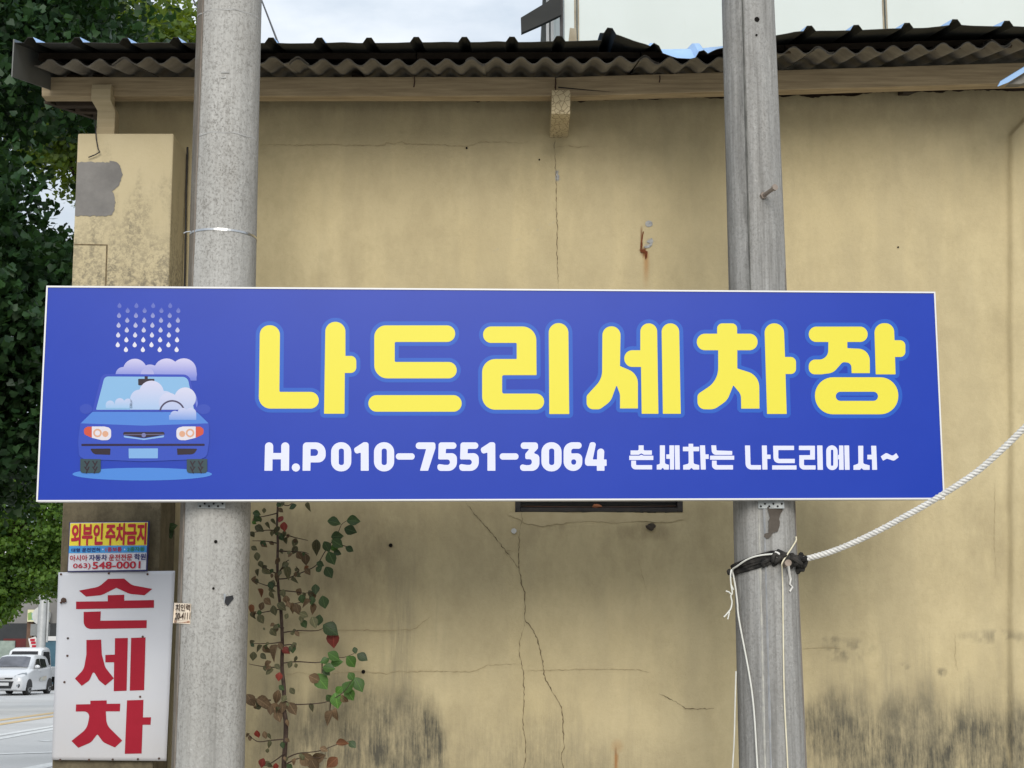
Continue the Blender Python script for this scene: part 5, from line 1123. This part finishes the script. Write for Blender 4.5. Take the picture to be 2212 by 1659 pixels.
def treemat(name, a, b, c, tr=.35):
    t = NT(name); t.color(t.mix(t.attr('tint'), t.mix(t.ramp(t.noise(1.4, 3), .35, .65), a, b), c)); t.fin(.5, .3)
    tl = t.n('ShaderNodeBsdfTranslucent'); tl.inputs[0].default_value = (c[0] * 1.9, c[1] * 1.7, c[2] * .7, 1)
    mx_ = t.n('ShaderNodeMixShader'); mx_.inputs[0].default_value = tr; t.l(t.b.outputs[0], mx_.inputs[1]); t.l(tl.outputs[0], mx_.inputs[2]); t.l(mx_.outputs[0], t.out.inputs[0]); return t.m
def limbs(root, base, top, r0, tips, seed):
    rr = random.Random(seed); m = MB(); base, top = Vector(base), Vector(top)
    P = [base.lerp(top, k / 6) + Vector((rr.uniform(-.08, .08), rr.uniform(-.08, .08), 0)) * (k > 0) for k in range(7)]
    m.tube(P, [r0 * (1 - .11 * k) for k in range(7)], 10); m.build('trunk', M_bark, root, smooth=True)
    for tp in tips:
        tp = Vector(tp); k = min(.95, max(.25, (tp.z - base.z) / (top.z - base.z) * .75)); s0 = base.lerp(top, k); mid = s0.lerp(tp, .5) + Vector((rr.uniform(-.3, .3), rr.uniform(-.3, .3), .25))
        m = MB(); m.tube(catmull([s0, mid, tp], 5), [r0 * .38 * (1 - .8 * i / 10) for i in range(11)], 7); m.build('limb', M_bark, root, smooth=True)
# near ginkgo beside the building: crown as clusters of fan-shaped leaves
r0_ = np.random.default_rng(5)
def crown_centres(n, c, rad, cond=None, seed=0, hollow=.35):
    r = np.random.default_rng(seed); out = []
    while len(out) < n:
        v = r.normal(size=3); v /= np.linalg.norm(v); q = np.array(c) + v * np.array(rad) * (hollow + (1 - hollow) * r.random() ** .45)
        if cond is None or cond(q, r): out.append(q)
    return out
def gink(q, r):
    x, y = to_px(q[0], q[1], q[2])
    if q[1] < 12.4 and q[0] > -3.7: return False
    if q[2] < 2.6 + .5 * r.random(): return False
    # sparser tips low on the building side, where daylight comes through
    d = ((x - 140) / 95) ** 2 + ((y - 390) / 150) ** 2
    if d < 1 and r.random() < .985: return False
    d = ((x - 60) / 50) ** 2 + ((y - 500) / 30) ** 2
    if d < 1 and r.random() < .6: return False
    d = ((x - 35) / 50) ** 2 + ((y - 730) / 190) ** 2
    if d < 1 and r.random() < .25: return False
    return True
M_gink = treemat('ginkgo_leaf', L3(.010, .032, .014), L3(.017, .046, .018), L3(.028, .072, .020), .2)
tr1 = thing('ginkgo_tree', 'tall dark ginkgo tree filling the left edge beside the tiled eave', 'tree', (-6.3, 15.2, 0))
limbs(tr1, (-6.3, 15.2, 0), (-6.0, 15.2, 9.5), .24, [(-4.6, 14.8, 8.4), (-7.8, 15.4, 7), (-5, 16.4, 9), (-6.6, 13.9, 8.5), (-6.2, 16.4, 5), (-7.4, 14.2, 5)], 3)
crown_mesh('crown', crown_centres(1600, (-6.1, 15.2, 7.2), (2.45, 2.4, 4.9), gink, 2) + crown_centres(230, (-5.1, 15.4, 4.4), (1.0, 1.2, 1.75), gink, 12), 60, .42, .085, M_gink, tr1, 4)
# yellower tree further back
M_gink2 = treemat('sunny_ginkgo_leaf', L3(.04, .085, .015), L3(.065, .115, .02), L3(.10, .15, .025), .45)
tr2 = thing('ginkgo_tree', 'yellow-green ginkgo tree showing above the roof behind the dark tree', 'tree', (-6.6, 25, 0))
limbs(tr2, (-6.6, 25, 0), (-6.5, 25, 10), .17, [(-5.6, 25, 10.6), (-7.6, 25, 10.6)], 6)
crown_mesh('crown', crown_centres(420, (-6.4, 25, 10.5), (2.2, 2.2, 1.7), None, 9), 55, .5, .11, M_gink2, tr2, 8)
# street trees far off over the road
M_gink3 = treemat('street_tree_leaf', L3(.022, .065, .014), L3(.045, .105, .02), L3(.10, .18, .03), .35)
for (x, y, z, rx, rz, lab, sd_) in ((-12.75, 43, 4.75, 1.75, 1.75, 'round green street tree standing across the road above the white cars', 21), (-14.6, 72, 6.6, 1.5, 4.4, 'dark green street tree behind the round sign post', 23), (-19, 47, 6.2, 2.6, 3.4, 'green street tree at the far left behind the ginkgo', 25)):
    tr = thing('street_tree', lab, 'tree', (x, y, 0)); limbs(tr, (x - (2.2 if sd_ == 21 else 0), y, 0), (x - (.5 if sd_ == 21 else 0), y, z + .4), .14, [(x + rx * .5, y, z + .5), (x - rx * .5, y, z), (x, y - .5, z + 1)], sd_)
    cc = crown_centres(300, (x, y, z), (rx, rx, rz), None, sd_)
    if sd_ == 21: cc += crown_centres(90, (x - 1.15, y - .3, z - 1.55), (.75, .8, .95), None, 77)
    crown_mesh('crown', cc, 60, .42, .12, M_gink3, tr, sd_)

# ------------------------------------------------------------------ behind the roof: white panel building, its dark canopy, wires
t = NT('white_panel'); base = t.mix(t.ramp(t.noise(.8, 4), .35, .7), L3(.50, .545, .515), L3(.55, .595, .57)); base = t.mix(t.math('MULTIPLY', t.ramp(t.noise(5, 6, .7, (3, 3, .4)), .60, .78), .35), base, L3(.42, .42, .36)); t.color(base); M_wpanel = t.fin(.55, .4)
WB = 13.0; wx0 = at(1217, 40, WB).x
wbd = thing('panel_building', 'tall white panel-clad building rising behind the corrugated roof', 'building', (wx0 + 4, WB, 0))
seams = [wx0, at(1246, 40, WB).x, at(1912, 40, WB).x, at(1912, 40, WB).x + 2.5, at(1912, 40, WB).x + 5]
for i in range(4):
    m = MB(); m.box(seams[i] + .006, WB, 0, seams[i + 1] - .006, WB + .1, 8.6); m.build('wall_panel', M_wpanel, wbd, bevel=.006)
m = MB(); m.box(wx0 + .02, WB + .102, 0, seams[4] - .02, WB + 8, 8.5); m.build('core', M_wpanel, wbd)
m = MB(); m.box(wx0 - .1, WB - .15, 8.6, seams[4] + .1, WB + 8.1, 8.75); m.build('roof', M_trim, wbd)
M_rus = pmat('stained_sealant', L3(.34, .30, .22), L3(.22, .18, .12), 6, .8)
for s_ in seams[1:3]:
    m = MB(); m.box(s_ - .022, WB - .004, 5, s_ - .008, WB + .02, 8.6); m.box(s_ + .008, WB - .003, 5, s_ + .02, WB + .02, 8.6); m.build('joint_stain', M_rus, wbd)
m = MB(); m.box(wx0 - .03, WB - .01, 5, wx0 - .002, WB + .05, 8.6); m.build('corner_trim', M_black, wbd)
m = MB(); m.prism([at(1231, 60, WB - .003), at(1245, 62, WB - .003), at(1246, 90, WB - .003), at(1228, 92, WB - .003)], (0, .002, 0)); m.build('bare_spot', M_rus, wbd)
cn_ = at(1165, 40, 12.9)
can = setp(MB().prism([at(1125, 38, 12.9), at(1126, 71, 12.9), at(1165, 54, 12.9), at(1213, 31, 12.9), at(1213, -14, 12.9), at(1185, 2, 12.9)], (0, .05, .0)).build('canopy', M_under, base=cn_), 'dark sloping canopy edge fixed to the side of the white panel building', 'canopy')
m = MB()
for x in (1180, 1190, 1204): p = at(x, 60, 16.2); m.box(p.x, 16.2, 0, p.x + .03, 16.24, 8.6)
setp(m.build('window_post', M_white, base=(at(1190, 60, 16.2).x, 16.2, 0)), 'thin white window posts in the gap under the dark canopy', 'post')
for pts, lab in (([(565, 0, 10.5), (582, 44, 9.4), (600, 91, 8.2)], 'thin dark wire running down to the eave right of the left pole'), ([(410, -14, 10.5), (431, 24, 9.4), (470, 94, 8.2)], 'thin dark wire passing behind the top of the left pole')):
    P = [at(*p) for p in pts]; P = [P[0] + (P[0] - P[1]) * 1.2] + P; m = MB(); m.tube(P, .006, 6); setp(m.build('overhead_wire', M_black, base=P[-1]), lab, 'wire')

# ------------------------------------------------------------------ far side of the street
M_glass = pmat('dark_glass', L3(.02, .024, .028), L3(.04, .045, .05), .6, .08, .6)
M_conc = pmat('grey_facade', L3(.16, .155, .15), L3(.2, .195, .19), .8, .8)
off = thing('office_building', 'pale glass-fronted office block far behind the street trees', 'building', (-24, 92, 0))
M_of = pmat('pale_frame', L3(.55, .57, .57), L3(.62, .63, .63), 2, .5); M_og = pmat('office_glass', L3(.10, .14, .15), L3(.2, .25, .26), .3, .12, .6)
m = MB(); m.box(-36, 92, 0, -17, 104, 14.6); m.build('wall', M_of, off)
for k in range(12):
    for j in range(4):
        x = -35.6 + k * 1.56; z = 1.2 + j * 3.3; m = MB(); m.box(x, 91.93, z, x + 1.3, 91.99, z + 2.6); m.build('window', M_og, off)
m = MB(); m.box(-36.3, 91.7, 14.6, -16.7, 104, 15.1); m.build('roof', M_conc, off)
ob2 = thing('slate_grey_building', 'dark grey building with vertical slats behind the round sign post', 'building', (-14, 84, 0))
m = MB(); m.box(-17.4, 84, 0, -4, 94, 11.5); m.build('wall', pmat('dark_facade', L3(.05, .048, .046), L3(.07, .066, .062), 1, .8), ob2)
for k in range(22):
    m = MB(); m.box(-17.2 + k * .34, 83.85, 4.6, -17.2 + k * .34 + .12, 83.98, 11.3); m.build('slat', M_conc, ob2)
shp_ = thing('shop_building', 'low shop with picture signboard, brown post and dark windows across the road', 'building', (-18, 75, 0))
m = MB(); m.box(-30, 75, .14, -9, 83.5, 4.4); m.build('wall', M_conc, shp_)
for k in range(8):
    x = -29.7 + k * 2.55; m = MB(); m.box(x, 74.93, .3, x + 2.2, 74.99, 2.9); m.build('window', M_glass, shp_)
M_brn = pmat('brown_post', L3(.09, .05, .03), L3(.13, .075, .05), 3, .6)
for px in (61,):
    p = at(px / 1.0, 1390, 74.6); m = MB(); m.box(p.x - .13, 74.7, .14, p.x + .13, 74.92, 3.3); m.build('post', M_brn, shp_)
a, b = at(60, 1317, 74.5), at(104, 1369, 74.5)
m = MB(); m.box(a.x, 74.5, b.z + .55, b.x, 74.68, a.z); sb = m.build('signboard', pmat('cream_signboard', L3(.55, .52, .30), L3(.62, .6, .42), 1.2, .5), shp_)
for k, (cx, w, c) in enumerate(((.72, .34, L3(.45, .05, .05)), (.35, .4, L3(.16, .35, .36)), (.12, .2, L3(.2, .3, .1)))):
    m = MB(); x = a.x + (b.x - a.x) * cx; m.prism([(x - w * .4, 74.49 - .002 * k, b.z + .62), (x + w * .5, 74.49 - .002 * k, b.z + .66), (x + w * .3, 74.49 - .002 * k, a.z - .1), (x - w * .5, 74.49 - .002 * k, a.z - .16)], (0, .004, 0)); m.build('sign_picture', pmat('sign_colour_%s' % ('red', 'teal', 'green')[k], c, None, 2), sb)
p = at(40, 1378, 74.7); m = MB(); m.box(p.x - .7, 74.72, .3, p.x + .35, 74.9, 2.2); m.build('door', pmat('red_door', L3(.12, .02, .02), L3(.08, .02, .02), 2), shp_)
p = at(16, 1385, 74.6); m = MB(); m.box(p.x - .45, 74.6, .8, p.x + .35, 74.7, 2.1); m.build('poster', pmat('poster', L3(.28, .34, .30), L3(.12, .15, .14), 1.5), shp_)
p = at(112, 1372, 74.4); m = MB(); m.box(p.x - .55, 74.3, .14, p.x + .6, 74.6, 2.1)
kb = m.build('kiosk', pmat('blue_kiosk', L3(.03, .08, .12), L3(.06, .14, .19), 1, .4), shp_)
m = MB(); m.box(p.x - .6, 74.25, 2.1, p.x + .65, 74.65, 2.3); m.build('kiosk_top', M_white, kb)
# leaning banner
p0, p1, p2, p3 = at(63, 1380, 70), at(85, 1377, 70), at(75, 1375 - 60, 70), at(63, 1377 - 55, 70)
c = [at(66, 1404, 70), at(86, 1400, 70), at(77, 1375, 70), at(61, 1380, 70)]
bn = thing('banner', 'small white banner with red lettering leaning over the white truck roof', 'banner', (c[0].x, 70, .13))
m = MB(); m.prism(c, (0, .02, 0)); m.build('cloth', pmat('banner_cloth', L3(.62, .6, .58), None, 3), bn)
m = MB(); m.tube([(c[0].x, 70.03, .13), c[0] + Vector((0, .03, 0)), c[3] + Vector((0, .03, .05))], .02, 6); m.build('pole', M_conc, bn)
for k in (.25, .55, .8):
    q = (c[0] * (1 - k) + c[3] * k) * .5 + (c[1] * (1 - k) + c[2] * k) * .5; m = MB(); m.box(q.x - .1, 69.98, q.z - .05, q.x + .1, 69.99, q.z + .05); m.build('letter', M_pcr, bn)
# signal post with the backs of two traffic signs
SYY = 69.8; px_ = at(90, 1350, SYY).x
sgp = thing('sign_post', 'grey steel post carrying the backs of a round and a square traffic sign', 'sign post', (px_, SYY, 0))
M_galv = pmat('galvanised_steel', L3(.36, .37, .37), L3(.44, .45, .45), 3, .45, .5, metal=.3)
m = MB(); m.tube([(px_, SYY, .13), (px_ + .03, SYY, 8.6)], [.21, .15], 14); m.build('post', M_galv, sgp, smooth=True)
m = MB(); m.tube([(px_ + .26, SYY - .02, 2.0), (px_ + .26, SYY - .02, 8.0)], .05, 8); m.build('conduit', M_galv, sgp, smooth=True)
c = at(89, 1330, SYY + .2); m = MB(); m.disc((c.x, SYY + .22, c.z), (0, 1, 0), .40, .012, 28); m.build('round_sign', pmat('sign_back', L3(.42, .43, .42), L3(.5, .5, .49), 2, .5, .4), sgp)
a, b = at(66, 1348, SYY + .2), at(107, 1373, SYY + .2); m = MB(); m.box(a.x, SYY + .22, b.z, b.x, SYY + .24, a.z); m.build('square_sign', pmat('sign_back_dark', L3(.16, .17, .17), L3(.2, .21, .21), 2, .5, .4), sgp)

# ------------------------------------------------------------------ vehicles
M_car = pmat('white_car_paint', L3(.60, .61, .625), None, 3, .28, .5); M_car.node_tree.nodes['Principled BSDF'].inputs['Coat Weight'].default_value = .5
M_tyre = pmat('tyre_rubber', L3(.018, .018, .018), L3(.03, .03, .03), 10, .85); M_rim = pmat('alloy_rim', L3(.45, .46, .47), None, 3, .35, .5, metal=.7)
M_plast = pmat('black_plastic', L3(.02, .02, .021), L3(.03, .03, .031), 9, .55); M_lamp = pmat('lamp_lens', L3(.42, .45, .48), L3(.2, .22, .24), 6, .12, .6)
M_screen = pmat('windscreen', L3(.13, .135, .16), L3(.06, .063, .075), 1.6, .1, .5); M_dscreen = pmat('dark_windscreen', L3(.012, .013, .015), L3(.02, .02, .022), 1.2, .15, .3); M_chrome = pmat('chrome', L3(.7, .7, .7), None, 3, .2, .5, metal=1)
class Veh:
    """parts in the vehicle's own space: +x its left side, -y forward, z up"""
    def __init__(s, root, yaw, kz=1.0, kx=1.0): s.kz = kz; s.kx = kx; s.r = root; s.M = Matrix.Translation(root.location) @ Matrix.Rotation(yaw, 4, 'Z')
    def part(s, m, name, mat, parent=None, **k):
        m.v = [tuple(s.M @ Vector((p[0] * s.kx, p[1], p[2] * s.kz))) for p in m.v]; return m.build(name, mat, parent or s.r, **k)
    def wheel(s, x, y, r, w):
        sg_ = 1 if x > 0 else -1; m = MB(); m.tube([(x - sg_ * w, y, r), (x - sg_ * .01, y, r), (x, y, r)], [r, r, r * .93], 22); wh = s.part(m, 'wheel', M_tyre, smooth=True)
        m = MB(); m.disc((x + sg_ * .001, y, r), (sg_, 0, 0), r * .64, .006, 20); rim = s.part(m, 'rim', M_rim, wh)
        for k in range(5):
            a = 2 * math.pi * (k + .5) / 5; m = MB(); m.prism([(x + sg_ * .010, y + r * .2 * math.cos(a - .6), r + r * .2 * math.sin(a - .6)), (x + sg_ * .010, y + r * .56 * math.cos(a - .28), r + r * .56 * math.sin(a - .28)), (x + sg_ * .010, y + r * .56 * math.cos(a + .28), r + r * .56 * math.sin(a + .28)), (x + sg_ * .010, y + r * .2 * math.cos(a + .6), r + r * .2 * math.sin(a + .6))], (sg_ * .004, 0, 0)); s.part(m, 'rim_gap', M_plast, wh)
def loft(stations, close=True):
    """stations: (y, [(halfwidth, z) ...]) from sill up to the roof centre"""
    m = MB(); n = len(stations[0][1]); vs = []
    for y, sec in stations:
        for hw, z in sec: vs.append((hw, y, z))
        for hw, z in sec[::-1]: vs.append((-hw, y, z))
    W = 2 * n; fs = []
    for j in range(len(stations) - 1):
        for i in range(W): i2 = (i + 1) % W; fs.append((j * W + i, j * W + i2, (j + 1) * W + i2, (j + 1) * W + i))
    fs += [tuple(range(W)), tuple(range((len(stations) - 1) * W, len(stations) * W))[::-1]]
    m.add(vs, fs); return m
CYAW = R(-1.5)
fw = ground(57, 1502)                                  # where the near front wheel touches the road
car_loc = Vector((fw.x, fw.y, 0)) - Matrix.Rotation(CYAW, 3, 'Z') @ Vector((.72, -1.19, 0))
car = thing('parked_car', 'small white hatchback on the road in front of the white truck', 'car', car_loc); V = Veh(car, CYAW)
body = [(-1.80, [(.50, .22), (.58, .30), (.60, .45), (.56, .58), (.40, .62)]), (-1.74, [(.66, .18), (.72, .30), (.73, .48), (.68, .66), (.50, .72)]), (-1.55, [(.76, .17), (.80, .32), (.80, .56), (.76, .74), (.60, .82)]), (-1.15, [(.78, .17), (.80, .34), (.81, .62), (.79, .82), (.62, .93)]), (-.78, [(.78, .17), (.80, .34), (.81, .64), (.79, .90), (.66, 1.00)]),
        (0, [(.78, .17), (.80, .34), (.81, .64), (.79, .93), (.70, .96)]), (.9, [(.78, .17), (.80, .34), (.81, .66), (.79, .96), (.70, 1.0)]), (1.5, [(.76, .18), (.79, .36), (.79, .68), (.76, .98), (.66, 1.02)]), (1.78, [(.66, .24), (.70, .38), (.70, .68), (.66, .95), (.5, 1.0)])]
V.part(loft(body), 'body', M_car, smooth=True, bevel=.02)
cab = [(-.86, [(.70, .96), (.66, .97), (.6, .98), (.4, .99)]), (-.30, [(.74, .96), (.66, 1.30), (.58, 1.40), (.4, 1.43)]), (.1, [(.75, .96), (.66, 1.35), (.58, 1.46), (.4, 1.48)]), (.8, [(.75, .97), (.65, 1.34), (.57, 1.45), (.4, 1.475)]), (1.4, [(.72, .98), (.62, 1.30), (.54, 1.40), (.38, 1.42)]), (1.70, [(.66, .98), (.60, 1.05), (.54, 1.08), (.38, 1.09)])]
V.part(loft(cab), 'cabin', M_car, smooth=True)
m = MB(); m.add([(-.63, -.845, 1.0), (-.35, -.845, 1.015), (.35, -.845, 1.015), (.63, -.845, 1.0), (.56, -.36, 1.36), (.35, -.36, 1.395), (-.35, -.36, 1.395), (-.56, -.36, 1.36)], [(0, 1, 6, 7), (1, 2, 5, 6), (2, 3, 4, 5)]); m.v = [(x, y - .025, z + .022) for x, y, z in m.v]; V.part(m, 'windscreen', M_screen)
for sx in (1, -1):
    m = MB(); m.add([(sx * .757, -.52, .99), (sx * .765, .12, .98), (sx * .690, .12, 1.33), (sx * .685, -.16, 1.31)], [(0, 1, 2, 3)]); m.v = [(x + sx * .012, y, z) for x, y, z in m.v]; V.part(m, 'front_window', M_dscreen)
    m = MB(); m.add([(sx * .765, .20, .98), (sx * .758, .92, 1.02), (sx * .682, .86, 1.31), (sx * .690, .20, 1.33)], [(0, 1, 2, 3)]); m.v = [(x + sx * .012, y, z) for x, y, z in m.v]; V.part(m, 'rear_window', M_dscreen)
    m = MB(); m.ellipsoid((sx * .87, -.55, 1.03), .10, .06, .07, 12, 8); V.part(m, 'door_mirror', M_car, smooth=True)
    m = MB(); m.prism([(sx * .42, -1.735, .70), (sx * .46, -1.755, .62), (sx * .70, -1.66, .62), (sx * .79, -1.42, .76), (sx * .76, -1.40, .82), (sx * .62, -1.58, .80)], (sx * .012, -.03, .012)); V.part(m, 'headlight', M_lamp)
    m = MB(); m.disc((sx * .57, -1.765, .36), (0, -1, 0), .085, .03, 14); fl_ = V.part(m, 'fog_lamp_bezel', M_plast); m = MB(); m.disc((sx * .57, -1.797, .36), (0, -1, 0), .042, .01, 10); V.part(m, 'fog_lamp', M_lamp, fl_)
    for yy in (-1.19, 1.19): V.wheel(sx * .815, yy, .285, .18)
    m = MB(); m.prism([(sx * .83, -1.19 + .307 * math.cos(a), .285 + .307 * math.sin(a)) for a in np.linspace(0, math.pi, 14)], (sx * -.03, 0, 0)); V.part(m, 'wheel_arch', M_plast)
    m = MB(); m.prism([(sx * .83, 1.19 + .307 * math.cos(a), .285 + .307 * math.sin(a)) for a in np.linspace(0, math.pi, 14)], (sx * -.03, 0, 0)); V.part(m, 'wheel_arch', M_plast)
    m = MB(); m.box(sx * .81, .02, .86, sx * .835, .16, .90); V.part(m, 'door_handle', M_car)
m = MB(); m.prism([(-.42, -1.83, .52), (.42, -1.83, .52), (.34, -1.83, .26), (-.34, -1.83, .26)], (0, .06, 0)); V.part(m, 'grille', M_plast)
m = MB(); m.prism([(-.40, -1.815, .645), (.40, -1.815, .645), (.36, -1.825, .59), (-.36, -1.825, .59)], (0, .05, 0)); V.part(m, 'upper_grille', M_plast)
m = MB(); m.box(-.10, -1.835, .60, .10, -1.815, .64); V.part(m, 'badge', M_chrome)
m = MB(); m.box(-.26, -1.85, .36, .26, -1.835, .47); V.part(m, 'number_plate', M_white)
m = MB(); m.prism([(.832, -.1, .50), (.832, .75, .52), (.832, .7, .68), (.832, 0, .64)], (.002, 0, 0)); V.part(m, 'door_decal', pmat('pale_decal', L3(.50, .43, .34), L3(.42, .48, .48), 5, .4))
# truck
TYAW = R(-1.0)
trk = thing('parked_truck', 'white light truck with a dark wing mirror, mostly hidden behind the white hatchback', 'truck', (-19.9, 67.0, 0)); T = Veh(trk, TYAW, .91, .88)
tc_ = [(-1.0, [(.76, .45), (.80, .6), (.80, 1.0), (.78, 1.1), (.6, 1.12)]), (-.94, [(.80, .42), (.82, .6), (.82, 1.05), (.78, 1.18), (.6, 1.2)]), (-.55, [(.82, .42), (.83, .6), (.83, 1.1), (.74, 1.78), (.6, 1.86)]), (-.3, [(.82, .42), (.83, .6), (.83, 1.1), (.74, 1.84), (.6, 1.93)]), (.5, [(.82, .42), (.83, .6), (.83, 1.1), (.74, 1.86), (.6, 1.95)]), (.62, [(.80, .42), (.81, .6), (.81, 1.1), (.72, 1.80), (.58, 1.88)])]
T.part(loft(tc_), 'cab', M_car, smooth=True, bevel=.02)
m = MB(); m.add([(-.68, -.935, 1.22), (.68, -.935, 1.22), (.60, -.60, 1.76), (-.60, -.60, 1.76)], [(0, 1, 2, 3)]); m.v = [(x, y - .03, z + .01) for x, y, z in m.v]; T.part(m, 'windscreen', M_dscreen)
for sx in (1, -1):
    m = MB(); m.add([(sx * .83, -.62, 1.16), (sx * .832, .42, 1.16), (sx * .765, .38, 1.74), (sx * .765, -.36, 1.74)], [(0, 1, 2, 3)]); m.v = [(x + sx * .014, y, z) for x, y, z in m.v]; T.part(m, 'side_window', M_dscreen)
    m = MB(); m.box(sx * .90, -.80, 1.12, sx * 1.06, -.72, 1.42); m.tube([(sx * .82, -.76, 1.2), (sx * .95, -.76, 1.2)], .02, 6); T.part(m, 'wing_mirror', M_plast, bevel=.02)
    for yy in (-.35, 1.9): T.wheel(sx * .80, yy, .31, .2)
    m = MB(); m.prism([(sx * .55, -1.0, .72), (sx * .78, -.98, .72), (sx * .78, -.98, .92), (sx * .55, -1.0, .90)], (0, -.02, 0)); T.part(m, 'headlight', M_lamp)
m = MB(); m.box(-.8, .72, .62, .8, 3.3, .72); m.box(-.82, .70, .72, -.78, 3.3, 1.05); m.box(.78, .70, .72, .82, 3.3, 1.05); m.box(-.78, 3.26, .72, .78, 3.3, 1.05); T.part(m, 'cargo_bed', M_car)
m = MB(); m.box(-.5, -.6, .35, .5, 3.0, .6); T.part(m, 'chassis', M_plast)
m = MB(); m.box(-.82, -1.03, .34, .82, -.92, .60); T.part(m, 'bumper', M_plast, bevel=.02)  # black colour carries the shade on the truck's lower front
for sx in (1, -1):
    m = MB(); m.box(sx * .825, -.9, .36, sx * .85, .66, .62); T.part(m, 'shade_skirt', M_plast)  # dark strip added to put shade on the truck's lower side
